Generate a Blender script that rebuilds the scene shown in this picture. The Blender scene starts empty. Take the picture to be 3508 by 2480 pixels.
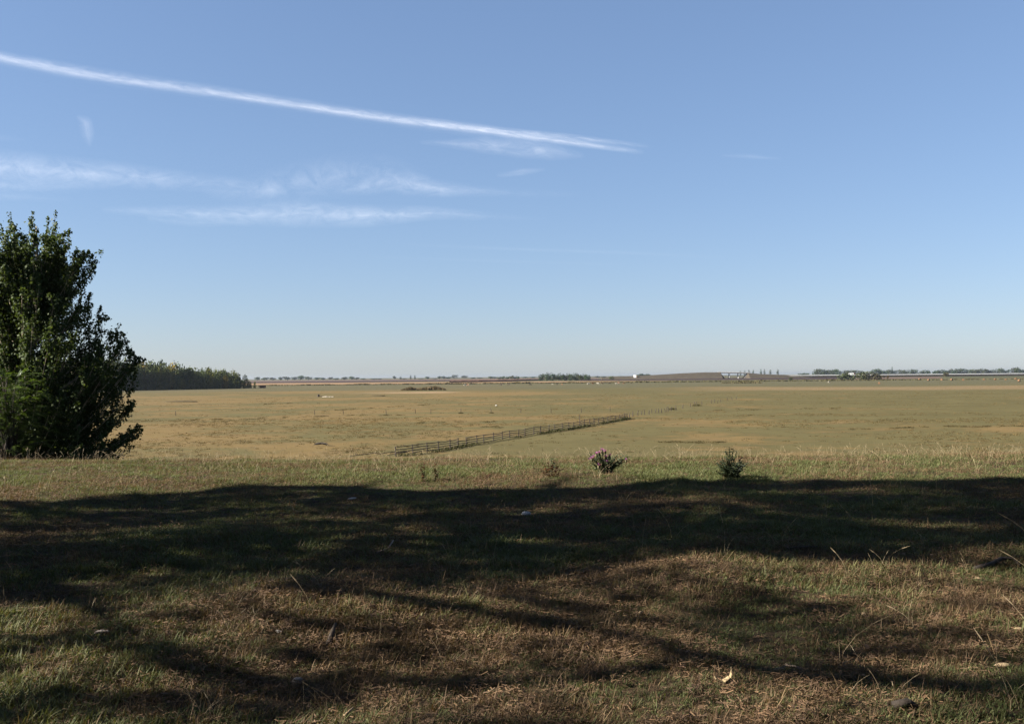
import bpy, bmesh, math, random
import numpy as np
from mathutils import Vector, Matrix

random.seed(7)
rng = np.random.default_rng(11)
scene = bpy.context.scene
COL = scene.collection

# ------------------------------------------------------------------ camera
W, H, F = 3508.0, 2480.0, 3440.0          # photograph pixels and focal length in pixels
EYE = Vector((0, 0, 8.0))
PITCH = math.atan(49 / F)
ROLL = 0.0088
_f = Vector((0, math.cos(PITCH), math.sin(PITCH)))
_r0 = Vector((1, 0, 0))
_u0 = Vector((0, -math.sin(PITCH), math.cos(PITCH)))
_r = _r0 * math.cos(ROLL) - _u0 * math.sin(ROLL)
_u = _u0 * math.cos(ROLL) + _r0 * math.sin(ROLL)
cd = bpy.data.cameras.new("camera")
cd.sensor_fit = 'HORIZONTAL'
cd.sensor_width = 36.0
cd.lens = 36.0 * F / W
cd.clip_start = 0.1
cd.clip_end = 200000.0
cam = bpy.data.objects.new("camera", cd)
COL.objects.link(cam)
cam.matrix_world = Matrix(((_r.x, _u.x, -_f.x, EYE.x), (_r.y, _u.y, -_f.y, EYE.y), (_r.z, _u.z, -_f.z, EYE.z), (0, 0, 0, 1)))
scene.camera = cam

# ------------------------------------------------------------------ world, sun, exposure
SUN_EL = math.radians(29)
SUN_AZ = math.radians(100)                # to the left of the viewing direction (+Y)
TO_SUN = Vector((-math.sin(SUN_AZ) * math.cos(SUN_EL), math.cos(SUN_AZ) * math.cos(SUN_EL), math.sin(SUN_EL)))
world = bpy.data.worlds.new("World")
scene.world = world
world.use_nodes = True
wn = world.node_tree
wn.nodes.clear()
sky = wn.nodes.new('ShaderNodeTexSky')
sky.sky_type = 'NISHITA'
sky.sun_disc = False
sky.sun_elevation = SUN_EL
sky.sun_rotation = -SUN_AZ
sky.altitude = 0
sky.air_density = 1.0
sky.dust_density = 0.3
sky.ozone_density = 6.0
bg = wn.nodes.new('ShaderNodeBackground')
bg.inputs['Strength'].default_value = 0.05
# camera response of the sky: one soft curve and one white balance for the whole dome
sg = wn.nodes.new('ShaderNodeGamma')
sg.inputs[1].default_value = 0.66
sm_ = wn.nodes.new('ShaderNodeMix'); sm_.data_type = 'RGBA'; sm_.blend_type = 'MULTIPLY'
sm_.inputs[0].default_value = 1.0
SKYG = 1.346 / 1.231 / 1.231
sm_.inputs[7].default_value = (.945 * SKYG, .972 * SKYG, 1.09 * SKYG, 1)
wo = wn.nodes.new('ShaderNodeOutputWorld')
wn.links.new(sky.outputs[0], sg.inputs[0])
wn.links.new(sg.outputs[0], sm_.inputs[6])
wn.links.new(sm_.outputs[2], bg.inputs[0])
wn.links.new(bg.outputs[0], wo.inputs[0])
sd = bpy.data.lights.new("sun", 'SUN')
sd.energy = 5.0
sd.angle = math.radians(0.53)
sd.color = (1.0, 0.93, 0.82)
sun = bpy.data.objects.new("sun", sd)
COL.objects.link(sun)
sun.rotation_euler = TO_SUN.to_track_quat('Z', 'Y').to_euler()
sun.location = (-30, -10, 40)
vs = scene.view_settings
vs.view_transform = 'Standard'
vs.look = 'None'
vs.gamma = 1.0
vs.use_curve_mapping = False
vs.exposure = 2.4
scene.cycles.max_bounces = 6
scene.cycles.diffuse_bounces = 2
scene.cycles.transmission_bounces = 3
scene.cycles.transparent_max_bounces = 12
scene.cycles.volume_bounces = 0
scene.cycles.sample_clamp_indirect = 2.0
scene.cycles.use_adaptive_sampling = False
scene.cycles.use_denoising = True
scene.cycles.denoising_prefilter = 'NONE'

# ------------------------------------------------------------------ helpers
def yh(x):                                  # horizon row at column x of the photograph
    return 1289.0 - (x - 1754.0) * ROLL

def ray(x, y):
    return (_f + _r * ((x - W / 2) / F) + _u * ((H / 2 - y) / F))

def gp(x, y, z=0.0):                        # point of the sight line at height z
    d = ray(x, y)
    return EYE + d * ((z - EYE.z) / d.z)

def at(x, y, Y):                            # point of the sight line at depth Y
    d = ray(x, y)
    return EYE + d * (Y / d.y)

def smooth(t):
    t = np.clip(t, 0, 1)
    return t * t * (3 - 2 * t)

def _hash(ix, iy, s):
    n = (ix.astype(np.int64) * 374761393 + iy.astype(np.int64) * 668265263 + s * 1274126177) & 0x7fffffff
    n = ((n ^ (n >> 13)) * 1274126177) & 0x7fffffff
    return ((n ^ (n >> 16)) & 0xffff) / 65535.0

def vnoise(x, y, s=0):
    x = np.asarray(x, float); y = np.asarray(y, float)
    ix = np.floor(x); iy = np.floor(y)
    fx = smooth(x - ix); fy = smooth(y - iy)
    a = _hash(ix, iy, s); b = _hash(ix + 1, iy, s); c = _hash(ix, iy + 1, s); d = _hash(ix + 1, iy + 1, s)
    return (a + (b - a) * fx) * (1 - fy) + (c + (d - c) * fx) * fy

def fbm(x, y, s=0, o=4):
    t = 0; a = .5; m = 0
    for k in range(o):
        t = t + a * vnoise(x * 2 ** k + 17.3 * k, y * 2 ** k - 9.1 * k, s + k); m += a; a *= .5
    return t / m

MOUNDS = [(1.24, 7.35, .62, .17), (-1.5, 7.0, .8, .10), (-2.6, 6.0, .6, -.06), (-.55, 5.6, .5, -.05), (3.2, 6.2, 1.2, .06), (-1.3, 5.4, .45, -.05),
          (-.4, 6.4, .9, .06), (.9, 5.2, .7, .04), (-3.5, 9.5, 1.2, .08), (2.5, 11, 1.6, .08)]

def ground_z(X, Y):
    X = np.asarray(X, float); Y = np.asarray(Y, float)
    s = smooth((Y - 15.3) / 58.0)
    side = 1 - smooth((np.abs(X) - 150) / 120.0)
    back = 1 - smooth((-Y - 60) / 80.0)
    top = 6.4 * (1 - s) * side * back
    near = np.exp(-(np.maximum(Y - 22, 0) / 25.0) ** 2) * np.exp(-(np.maximum(np.abs(X) - 16, 0) / 20.0) ** 2) * np.exp(-(np.maximum(-Y, 0) / 15.0) ** 2)
    rel = (fbm(X / 2.2, Y / 2.2, 3, 3) - .5) * .14 + (fbm(X / .5, Y / .5, 5, 3) - .5) * .07
    rel = rel + (fbm(X / 5.0, Y / 3.5, 8, 2) - .5) * .14 * smooth((Y - 15) / 4)
    for mx, my, mr, mh in MOUNDS:
        rel = rel + mh * np.exp(-((X - mx) ** 2 + (Y - my) ** 2) / (mr * mr))
    return top + rel * near

def gz(x, y):
    return float(ground_z(np.array([x]), np.array([y]))[0])

def onground(px, py):                       # point of the near bank seen at a pixel
    d = ray(px, py)
    lo, hi = 2.0, 40.0
    t = 2.0
    while t < 40:
        p = EYE + d * t
        if p.z < gz(p.x, p.y):
            break
        t += .05
    p = EYE + d * t
    return Vector((p.x, p.y, gz(p.x, p.y)))

def N(nt, t, ins=None, **props):
    n = nt.nodes.new(t)
    for k, v in props.items():
        setattr(n, k, v)
    for k, v in (ins or {}).items():
        s = n.inputs[k]
        if isinstance(v, bpy.types.NodeSocket):
            nt.links.new(v, s)
        else:
            s.default_value = v
    return n

def new_mat(name):
    m = bpy.data.materials.new(name)
    m.use_nodes = True
    m.node_tree.nodes.clear()
    return m, m.node_tree

def out(nt, surf, vol=None):
    o = nt.nodes.new('ShaderNodeOutputMaterial')
    if surf is not None:
        nt.links.new(surf, o.inputs['Surface'])
    if vol is not None:
        nt.links.new(vol, o.inputs['Volume'])

def mixc(nt, fac, a, b, mode='MIX'):
    n = nt.nodes.new('ShaderNodeMix')
    n.data_type = 'RGBA'
    n.blend_type = mode
    for s, v in ((n.inputs[0], fac), (n.inputs[6], a), (n.inputs[7], b)):
        if isinstance(v, bpy.types.NodeSocket):
            nt.links.new(v, s)
        else:
            s.default_value = v if not isinstance(v, tuple) or len(v) == 4 else (*v, 1)
    return n.outputs[2]

def mth(nt, op, a, b=0.0, c=0.0):
    n = nt.nodes.new('ShaderNodeMath')
    n.operation = op
    for s, v in zip(n.inputs, (a, b, c)):
        if isinstance(v, bpy.types.NodeSocket):
            nt.links.new(v, s)
        else:
            s.default_value = v
    return n.outputs[0]

def ramp(nt, x, a, b):
    n = nt.nodes.new('ShaderNodeMapRange')
    n.interpolation_type = 'SMOOTHSTEP'
    if isinstance(x, bpy.types.NodeSocket):
        nt.links.new(x, n.inputs[0])
    n.inputs[1].default_value = a
    n.inputs[2].default_value = b
    return n.outputs[0]

def nz(nt, vec, scale, detail=3.0, rough=.55, dist=0.0):
    n = N(nt, 'ShaderNodeTexNoise', {'Vector': vec, 'Scale': scale, 'Detail': detail, 'Roughness': rough, 'Distortion': dist})
    return n.outputs[0]

def rough_mat(name, cols, scale=3.0, rough=.85, bump=.3, spec=.2, detail=4.0, coord='Object'):
    m, nt = new_mat(name)
    tc = nt.nodes.new('ShaderNodeTexCoord')
    f = ramp(nt, nz(nt, tc.outputs[coord], scale, detail, .6), .32, .68)
    c = mixc(nt, f, cols[0], cols[1])
    b = N(nt, 'ShaderNodeBump', {'Height': nz(nt, tc.outputs[coord], scale * 4, 3), 'Strength': bump, 'Distance': .02})
    p = N(nt, 'ShaderNodeBsdfPrincipled', {'Base Color': c, 'Roughness': rough, 'Normal': b.outputs[0], 'Specular IOR Level': spec})
    out(nt, p.outputs[0])
    return m

def leaf_mat(name, c1, c2, trans=.35, rough=.5, spec=.35, use_obj_color=False, inst=False, c3=None):
    """leaf or blade surface: reflected and transmitted light, colour varied per leaf island and per instance"""
    m, nt = new_mat(name)
    c1, c2 = (tuple(k * (.74 if inst else .57) for k in q) for q in (c1, c2))
    if c3: c3 = tuple(k * (.74 if inst else .57) for k in c3)
    g = nt.nodes.new('ShaderNodeNewGeometry')
    c = mixc(nt, g.outputs['Random Per Island'], c1, c2)
    if inst:
        a = N(nt, 'ShaderNodeAttribute', attribute_type='INSTANCER', attribute_name='tint')
        c = mixc(nt, a.outputs['Fac'], c, c3)
        v = N(nt, 'ShaderNodeAttribute', attribute_type='INSTANCER', attribute_name='val')
        hs = N(nt, 'ShaderNodeHueSaturation', {'Value': v.outputs['Fac'], 'Color': c})
        c = hs.outputs[0]
    if use_obj_color:
        o = nt.nodes.new('ShaderNodeObjectInfo')
        c = mixc(nt, 1.0, c, o.outputs['Color'], 'MULTIPLY')
    p = N(nt, 'ShaderNodeBsdfPrincipled', {'Base Color': c, 'Roughness': rough, 'Specular IOR Level': spec})
    if trans > 0:
        tcol = mixc(nt, 1.0, c, (1.25, 1.2, .6, 1), 'MULTIPLY')
        t = N(nt, 'ShaderNodeBsdfTranslucent', {'Color': tcol})
        x = N(nt, 'ShaderNodeMixShader', {0: trans, 1: p.outputs[0], 2: t.outputs[0]})
        out(nt, x.outputs[0])
    else:
        out(nt, p.outputs[0])
    return m

def mesh_np(name, V, faces, mats, uv=None, smooth_shade=False):
    me = bpy.data.meshes.new(name)
    me.from_pydata([tuple(v) for v in V] if not isinstance(V, list) else V, [], faces)
    for m in (mats if isinstance(mats, (list, tuple)) else [mats]):
        me.materials.append(m)
    if smooth_shade:
        me.polygons.foreach_set('use_smooth', [True] * len(me.polygons))
    me.update()
    return me

def quad_mesh(name, V, nquads, mat):         # V: (nquads*4,3) array
    me = bpy.data.meshes.new(name)
    V = np.asarray(V, np.float32).reshape(-1, 3)
    me.vertices.add(len(V)); me.vertices.foreach_set('co', V.ravel())
    me.loops.add(nquads * 4); me.loops.foreach_set('vertex_index', np.arange(nquads * 4, dtype=np.int32))
    me.polygons.add(nquads)
    me.polygons.foreach_set('loop_start', np.arange(0, nquads * 4, 4, dtype=np.int32))
    me.materials.append(mat)
    me.update(calc_edges=True)
    return me

def link(name, me, parent=None, kind=None):
    o = bpy.data.objects.new(name, me)
    COL.objects.link(o)
    if parent is not None:
        o.parent = parent
    if kind:
        o['kind'] = kind
    return o

def empty(name, loc, rz=0.0):
    o = bpy.data.objects.new(name, None)
    COL.objects.link(o)
    o.location = loc
    o.rotation_euler = (0, 0, rz)
    o.empty_display_size = .1
    return o

def tag(o, label, cat, group=None):
    o['label'] = label
    o['category'] = cat
    if group:
        o['group'] = group
    return o

class MB:                                    # collects shapes for one mesh
    def __init__(s):
        s.v = []; s.f = []
    def box(s, c, d, rz=0.0, taper=1.0):
        n = len(s.v); cs, sn = math.cos(rz), math.sin(rz)
        for z in (-.5, .5):
            k = taper if z > 0 else 1
            for x, y in ((-.5, -.5), (.5, -.5), (.5, .5), (-.5, .5)):
                X, Y = x * d[0] * k, y * d[1] * k
                s.v.append((c[0] + X * cs - Y * sn, c[1] + X * sn + Y * cs, c[2] + z * d[2]))
        s.f += [(n, n + 3, n + 2, n + 1), (n + 4, n + 5, n + 6, n + 7), (n, n + 1, n + 5, n + 4), (n + 1, n + 2, n + 6, n + 5),
                (n + 2, n + 3, n + 7, n + 6), (n + 3, n, n + 4, n + 7)]
        return s
    def tube(s, pts, rad, sides=6, cap=True):
        pts = [Vector(p) for p in pts]
        n0 = len(s.v)
        for i, p in enumerate(pts):
            t = (pts[min(i + 1, len(pts) - 1)] - pts[max(i - 1, 0)])
            t = t.normalized() if t.length > 1e-9 else Vector((0, 0, 1))
            a = t.cross(Vector((0, 0, 1)) if abs(t.z) < .9 else Vector((1, 0, 0))).normalized()
            b = t.cross(a)
            r = rad[i] if isinstance(rad, (list, tuple)) else rad
            for k in range(sides):
                w = 2 * math.pi * k / sides
                s.v.append(tuple(p + (a * math.cos(w) + b * math.sin(w)) * r))
        for i in range(len(pts) - 1):
            for k in range(sides):
                k2 = (k + 1) % sides
                s.f.append((n0 + i * sides + k, n0 + i * sides + k2, n0 + (i + 1) * sides + k2, n0 + (i + 1) * sides + k))
        if cap:
            s.f.append(tuple(n0 + k for k in range(sides))[::-1])
            e = n0 + (len(pts) - 1) * sides
            s.f.append(tuple(e + k for k in range(sides)))
        return s
    def poly(s, vs):
        n = len(s.v)
        s.v += [tuple(v) for v in vs]
        s.f.append(tuple(range(n, n + len(vs))))
        return s
    def prism(s, prof, y0, y1):              # profile of (x, z) extruded along y
        n = len(s.v); k = len(prof)
        s.v += [(x, y0, z) for x, z in prof] + [(x, y1, z) for x, z in prof]
        s.f.append(tuple(range(n, n + k)))
        s.f.append(tuple(range(n + 2 * k - 1, n + k - 1, -1)))
        for i in range(k):
            j = (i + 1) % k
            s.f.append((n + j, n + i, n + k + i, n + k + j))
        return s
    def mesh(s, name, mat, sm=False):
        return mesh_np(name, s.v, s.f, mat, smooth_shade=sm)
    def build(s, name, mat, parent=None, sm=False):
        return link(name, s.mesh(name, mat, sm), parent)

_ones = ['', 'first', 'second', 'third', 'fourth', 'fifth', 'sixth', 'seventh', 'eighth', 'ninth', 'tenth', 'eleventh', 'twelfth', 'thirteenth', 'fourteenth', 'fifteenth', 'sixteenth', 'seventeenth', 'eighteenth', 'nineteenth']
def nth(n):
    if n < 20: return _ones[n]
    t = ['', '', 'twent', 'thirt', 'fort', 'fift'][n // 10]
    return t + ('ieth' if n % 10 == 0 else 'y-' + _ones[n % 10])

def lumpy(seed, rx, ry, rz, sub=2, amp=.25, freq=1.6):
    """irregular closed lump as (verts, faces)"""
    bm = bmesh.new()
    bmesh.ops.create_icosphere(bm, subdivisions=sub, radius=1)
    V = np.array([v.co[:] for v in bm.verts])
    k = 1 + amp * 2 * (fbm(V[:, 0] * freq + seed * 3.1 + V[:, 2], V[:, 1] * freq + seed - V[:, 2] * .7, seed, 3) - .5)
    V = V * k[:, None] * np.array([rx, ry, rz])
    Fc = [tuple(v.index for v in f.verts) for f in bm.faces]
    bm.free()
    return V, Fc

# ------------------------------------------------------------------ ground sheet
def axis(lo, hi, step, far, grow=1.16):
    a = list(np.arange(lo, hi + 1e-6, step))
    s = step; x = hi; up = []
    while x < far:
        s *= grow; x += s; up.append(min(x, far))
    s = step; x = lo; dn = []
    while x > -far:
        s *= grow; x -= s; dn.append(max(x, -far))
    return np.array(dn[::-1] + a + up)

FAR = 12000.0
xs = axis(-13, 13, .085, FAR)
ys = axis(3.5, 30, .085, FAR)
GX, GY = np.meshgrid(xs, ys)
GZ = ground_z(GX, GY)
nx, ny = len(xs), len(ys)
V = np.stack([GX.ravel(), GY.ravel(), GZ.ravel()], 1).astype(np.float32)
idx = np.arange(nx * ny, dtype=np.int32).reshape(ny, nx)
Q = np.stack([idx[:-1, :-1], idx[:-1, 1:], idx[1:, 1:], idx[1:, :-1]], -1).reshape(-1, 4)
gm = bpy.data.meshes.new('ground')
gm.vertices.add(len(V)); gm.vertices.foreach_set('co', V.ravel())
gm.loops.add(Q.size); gm.loops.foreach_set('vertex_index', Q.ravel())
gm.polygons.add(len(Q)); gm.polygons.foreach_set('loop_start', np.arange(0, Q.size, 4, dtype=np.int32))
gm.polygons.foreach_set('use_smooth', np.ones(len(Q), bool))
gm.update(calc_edges=True)

TAN = (.100, .070, .028)
TAN2 = (.118, .083, .036)
GRN = (.062, .053, .022)
GRN2 = (.076, .065, .028)
m, nt = new_mat('pasture_ground')
geo = nt.nodes.new('ShaderNodeNewGeometry')
pos = geo.outputs['Position']
sep = N(nt, 'ShaderNodeSeparateXYZ', {0: pos})
PX, PY = sep.outputs[0], sep.outputs[1]
flat = N(nt, 'ShaderNodeCombineXYZ', {0: PX, 1: PY, 2: 0.0}).outputs[0]
n_big = nz(nt, flat, .012, 3, .5, .4)
n_mid = nz(nt, flat, .06, 5, .62, .2)
n_fine = nz(nt, flat, .30, 5, .7)
n_grain = nz(nt, flat, 2.2, 3, .7)
mixn = mth(nt, 'ADD', mth(nt, 'MULTIPLY', n_big, .45), mth(nt, 'ADD', mth(nt, 'MULTIPLY', n_mid, .42), mth(nt, 'MULTIPLY', n_fine, .26)))
mixn = mth(nt, 'ADD', mixn, mth(nt, 'MULTIPLY', ramp(nt, PX, -30, 70), .085))
green = ramp(nt, mixn, .53, .62)
tan_c = mixc(nt, ramp(nt, n_fine, .3, .7), TAN, TAN2)
grn_c = mixc(nt, ramp(nt, n_mid, .35, .65), GRN, GRN2)
tan_c = mixc(nt, mth(nt, 'MULTIPLY', ramp(nt, nz(nt, flat, .09, 5, .7), .48, .70), .5), tan_c, (.110, .078, .042))
col = mixc(nt, green, tan_c, grn_c)
# bands of the far pasture: grazed green strip, pale straw strip, worn earth
wob = mth(nt, 'MULTIPLY', mth(nt, 'SUBTRACT', nz(nt, flat, .006, 3), .5), 220.0)
yw = mth(nt, 'ADD', PY, wob)
zone = mth(nt, 'MULTIPLY', ramp(nt, yw, 560, 690), .75)
col = mixc(nt, zone, col, mixc(nt, n_mid, (.052, .053, .030), (.070, .063, .036)))
pale = mth(nt, 'MULTIPLY', mth(nt, 'MULTIPLY', ramp(nt, yw, 450, 500), mth(nt, 'SUBTRACT', 1.0, ramp(nt, yw, 560, 640))), mth(nt, 'MULTIPLY', ramp(nt, PX, 60, 160), .8))
col = mixc(nt, pale, col, (.132, .094, .052))
pale2 = mth(nt, 'MULTIPLY', mth(nt, 'MULTIPLY', ramp(nt, PY, 495, 505), mth(nt, 'SUBTRACT', 1.0, ramp(nt, PY, 535, 560))), mth(nt, 'MULTIPLY', ramp(nt, PX, -95, -45), mth(nt, 'SUBTRACT', 1.0, ramp(nt, PX, -42, -20))))
col = mixc(nt, pale2, col, (.185, .13, .078))
# dark ragged tussock lines
tus = mth(nt, 'MULTIPLY', ramp(nt, nz(nt, flat, .30, 4, .7, 0.0), .60, .78), .26)
col = mixc(nt, tus, col, (.038, .034, .017))
# bank near the camera: soil and thatch under the blades
near = mth(nt, 'SUBTRACT', 1.0, ramp(nt, PY, 30, 60))
soil = mixc(nt, ramp(nt, n_grain, .3, .7), (.026, .018, .011), (.055, .037, .023))
soil = mixc(nt, mth(nt, 'MULTIPLY', ramp(nt, nz(nt, flat, .9, 4, .6), .45, .65), .6), soil, (.028, .028, .012))
col = mixc(nt, near, col, soil)
col = mixc(nt, 1.0, col, mixc(nt, ramp(nt, nz(nt, flat, 7.0, 3, .7), .2, .8), (.82, .82, .82), (1.15, 1.15, 1.15)), 'MULTIPLY')
col = mixc(nt, 1.0, col, mixc(nt, ramp(nt, nz(nt, flat, .17, 5, .75), .30, .70), (.91, .92, .92), (1.09, 1.08, 1.07)), 'MULTIPLY')
col = mixc(nt, 1.0, col, (.815, .81, .80), 'MULTIPLY')
bmp = N(nt, 'ShaderNodeBump', {'Height': nz(nt, flat, 3.0, 5, .7), 'Strength': .5, 'Distance': .15})
p = N(nt, 'ShaderNodeBsdfPrincipled', {'Base Color': col, 'Roughness': .95, 'Specular IOR Level': .05, 'Normal': bmp.outputs[0]})
out(nt, p.outputs[0])
gm.materials.append(m)
ground = link('ground', gm, kind='structure')
tag(ground, 'dry grazed pasture stretching from the near bank to the horizon', 'ground')

# ------------------------------------------------------------------ far fields
def field(name, poly, z, h, mat, label, nseg=24):
    """field slab: outline given as front and back lists of (px, Y)"""
    front, back = poly
    def res(line):
        o = []
        for i in range(nseg + 1):
            t = i / nseg * (len(line) - 1); k = min(int(t), len(line) - 2); f = t - k
            a, b = line[k], line[k + 1]
            o.append((a[0] + (b[0] - a[0]) * f, a[1] + (b[1] - a[1]) * f))
        return o
    fr = [Vector(((px - W / 2) / F * Y, Y, 0)) for px, Y in res(front)]
    bk = [Vector(((px - W / 2) / F * Y, Y, 0)) for px, Y in res(back)]
    b = MB(); n = nseg + 1
    for k, row in enumerate((fr, fr, bk, bk)):
        zz = -.3 if k in (0, 3) else z + h
        for q in row:
            b.v.append((q.x, q.y, zz + (random.uniform(-.12, .12) * h if k in (1, 2) else 0)))
    for k in range(3):
        for i in range(nseg):
            b.f.append((k * n + i, k * n + i + 1, (k + 1) * n + i + 1, (k + 1) * n + i))
    b.f.append((0, n, 2 * n, 3 * n)); b.f.append((n - 1, 4 * n - 1, 3 * n - 1, 2 * n - 1))
    o = b.build(name, mat)
    o['kind'] = 'structure'
    o['label'] = label; o['category'] = 'field'
    return o

def field_mat(name, a, b, scale=.05, bump=.3):
    a, b = (tuple(k * .545 for k in q) for q in (a, b))
    m, nt = new_mat(name)
    g = nt.nodes.new('ShaderNodeNewGeometry')
    mp = N(nt, 'ShaderNodeMapping', {0: g.outputs['Position'], 'Scale': (1, 2.5, 1)})
    c = mixc(nt, ramp(nt, nz(nt, mp.outputs[0], scale, 5, .65), .3, .7), a, b)
    bp = N(nt, 'ShaderNodeBump', {'Height': nz(nt, g.outputs['Position'], 1.0, 4), 'Strength': bump, 'Distance': .2})
    p = N(nt, 'ShaderNodeBsdfPrincipled', {'Base Color': c, 'Roughness': .95, 'Specular IOR Level': .05, 'Normal': bp.outputs[0]})
    out(nt, p.outputs[0])
    return m

M_straw = field_mat('straw_stubble', (.21, .135, .072), (.27, .175, .10))
M_plough = field_mat('ploughed_soil', (.032, .020, .021), (.050, .032, .030))
M_fallow = field_mat('fallow_earth', (.11, .070, .055), (.135, .095, .075))
M_maize = field_mat('dry_maize', (.105, .060, .042), (.15, .088, .060), .2, .8)
M_olive = field_mat('green_crop', (.060, .066, .030), (.085, .085, .042))
field('straw_field', ([(500, 1130), (1100, 1125), (1700, 1160), (2300, 1290)], [(500, 1700), (1100, 1650), (1700, 1500), (2300, 1320)]), .06, .12, M_straw, 'pale strip of straw stubble behind the green pasture')
field('ploughed_field', ([(700, 1760), (1150, 1700), (1540, 1850)], [(700, 2250), (1150, 2250), (1540, 2300)]), .05, .2, M_plough, 'dark brown ploughed strip behind the straw left of the maize')
field('fallow_field', ([(700, 2300), (1300, 2320), (1900, 2350), (2050, 2350)], [(700, 3300), (1300, 3300), (1900, 3300), (2050, 3300)]), .05, .1, M_fallow, 'pinkish brown bare field below the far left tree line')
field('maize_field', ([(1539, 1390), (1640, 1420), (1740, 1560), (1850, 1860)], [(1545, 1980), (1640, 2000), (1740, 2040), (1850, 2080)]), 0, 2.1, M_maize, 'standing dry brown maize field left of the central grove', 60)
field('ploughed_field', ([(1985, 1560), (2250, 1500), (2600, 1430), (2905, 1400)], [(1985, 2150), (2250, 2100), (2600, 2050), (2905, 1950)]), .05, .2, M_plough, 'wide dark purple ploughed field below the overpass embankment')
field('fallow_field', ([(2930, 1330), (3080, 1330), (3230, 1360)], [(2930, 1800), (3080, 1800), (3215, 1850)]), .05, .12, M_fallow, 'reddish bare field right of the grey willow bushes')
field('green_crop_field', ([(3240, 1500), (3420, 1500), (3620, 1500)], [(3225, 1900), (3420, 1900), (3620, 1900)]), .05, .2, M_olive, 'low green crop field under the motorway at the right edge')

# weedy verge between pasture and fields: uncountable weeds
def weed_strip(name, x0, x1, Y, dy, n, hmin, hmax, mat, label, wid=.5):
    q = []
    px = rng.uniform(x0, x1, n)
    yy = Y + rng.uniform(-dy, dy, n) + (fbm(px / 90, px * 0, 9) - .5) * 30
    dens = fbm(px / 40, px * 0 + 3, 21, 4)
    for i in range(n):
        X = (px[i] - W / 2) / F * yy[i]
        h = random.uniform(hmin, hmax) * (.35 + 1.3 * dens[i]) * (.35 + .65 * min(1, min(px[i] - x0, x1 - px[i]) / (.22 * (x1 - x0))))
        w = wid * random.uniform(.5, 1.4)
        a = random.uniform(0, math.pi)
        c, s = math.cos(a) * w, math.sin(a) * w
        lx, ly = random.uniform(-.3, .3) * h, random.uniform(-.3, .3) * h
        q += [(X - c, yy[i] - s, -.02), (X + c, yy[i] + s, -.02), (X + c * .7 + lx, yy[i] + s * .7 + ly, h), (X - c * .7 + lx, yy[i] - s * .7 + ly, h * random.uniform(.6, 1))]
    o = link(name, quad_mesh(name, q, n, mat), kind='stuff')
    o['label'] = label; o['category'] = 'weeds'
    return o

M_weed = leaf_mat('olive_weeds', (.065, .060, .026), (.105, .090, .042), .2, .8, .1)
M_reed = leaf_mat('brown_reed', (.095, .070, .036), (.14, .105, .058), .2, .8, .1)
weed_strip('verge_weeds', 560, 3700, 1090, 14, 9000, .6, 1.5, M_weed, 'ragged olive weeds along the far edge of the pasture', .8)
weed_strip('reed_bed', 1372, 1526, 610, 6, 2000, 1.0, 2.3, M_reed, 'brown reed bed standing alone in the green pasture', .25)
weed_strip('tall_grass', 2470, 2610, 905, 14, 900, .5, 1.5, leaf_mat('pale_reed', (.13, .10, .05), (.09, .085, .04), .2, .8, .1), 'pale tall grass patch below the bridge', .4)

# ------------------------------------------------------------------ far trees
def crown_mesh(name, seed, mat, style='round', nq=420, size=.055, core=True):
    """unit crown: height 1, width 1; many leaf-clump faces spread through lobes"""
    r = np.random.default_rng(seed)
    if style == 'round':
        L = [(r.uniform(-.22, .22), r.uniform(-.22, .22), r.uniform(.42, .80), r.uniform(.17, .27)) for _ in range(10)]
        L += [(0, 0, .55, .30), (0, 0, .36, .28), (r.uniform(-.1, .1), 0, .82, .15)]
    elif style == 'bush':
        L = [(r.uniform(-.33, .33), r.uniform(-.33, .33), r.uniform(.2, .72), r.uniform(.16, .26)) for _ in range(12)]
        L += [(0, 0, .35, .36), (.25, 0, .2, .22), (-.25, 0, .2, .22)]
    elif style == 'forest':
        L = [(r.uniform(-.25, .25), r.uniform(-.25, .25), r.uniform(.15, .85), r.uniform(.16, .25)) for _ in range(15)]
        L += [(r.uniform(-.3, .3), r.uniform(-.3, .3), r.uniform(.06, .22), .24) for _ in range(5)] + [(0, 0, .5, .36), (0, 0, .22, .36), (r.uniform(-.15, .15), 0, .86, .14)]
    else:
        L = [(r.uniform(-.1, .1), r.uniform(-.1, .1), z, .36 * (1 - abs(z - .5) ** 1.5)) for z in np.linspace(.18, .9, 10)]
    per = [l[3] ** 2 for l in L]; tot = sum(per)
    Vq = []
    for (x, y, z, rad), w in zip(L, per):
        k = max(6, int(nq * w / tot))
        d = r.normal(size=(k, 3)); d /= np.linalg.norm(d, axis=1)[:, None]
        rr = rad * r.uniform(.72, 1.12, k)
        c = np.stack([x + d[:, 0] * rr, y + d[:, 1] * rr, z + d[:, 2] * rr * .72], 1)
        c[:, 2] = np.clip(c[:, 2], .015, 1.04)
        nrm = d + r.normal(size=(k, 3)) * .55
        a = np.cross(nrm, r.normal(size=(k, 3))); a /= np.linalg.norm(a, axis=1)[:, None]
        b = np.cross(nrm, a); b /= np.linalg.norm(b, axis=1)[:, None]
        s = size * r.uniform(.5, 1.3, k)[:, None]
        q = np.stack([c - a * s, c - b * s * .8, c + a * s, c + b * s * .8], 1)
        Vq.append(q.reshape(-1, 3))
    Vq = np.concatenate(Vq)
    n = len(Vq) // 4
    return quad_mesh(name, Vq, n, mat)

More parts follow.
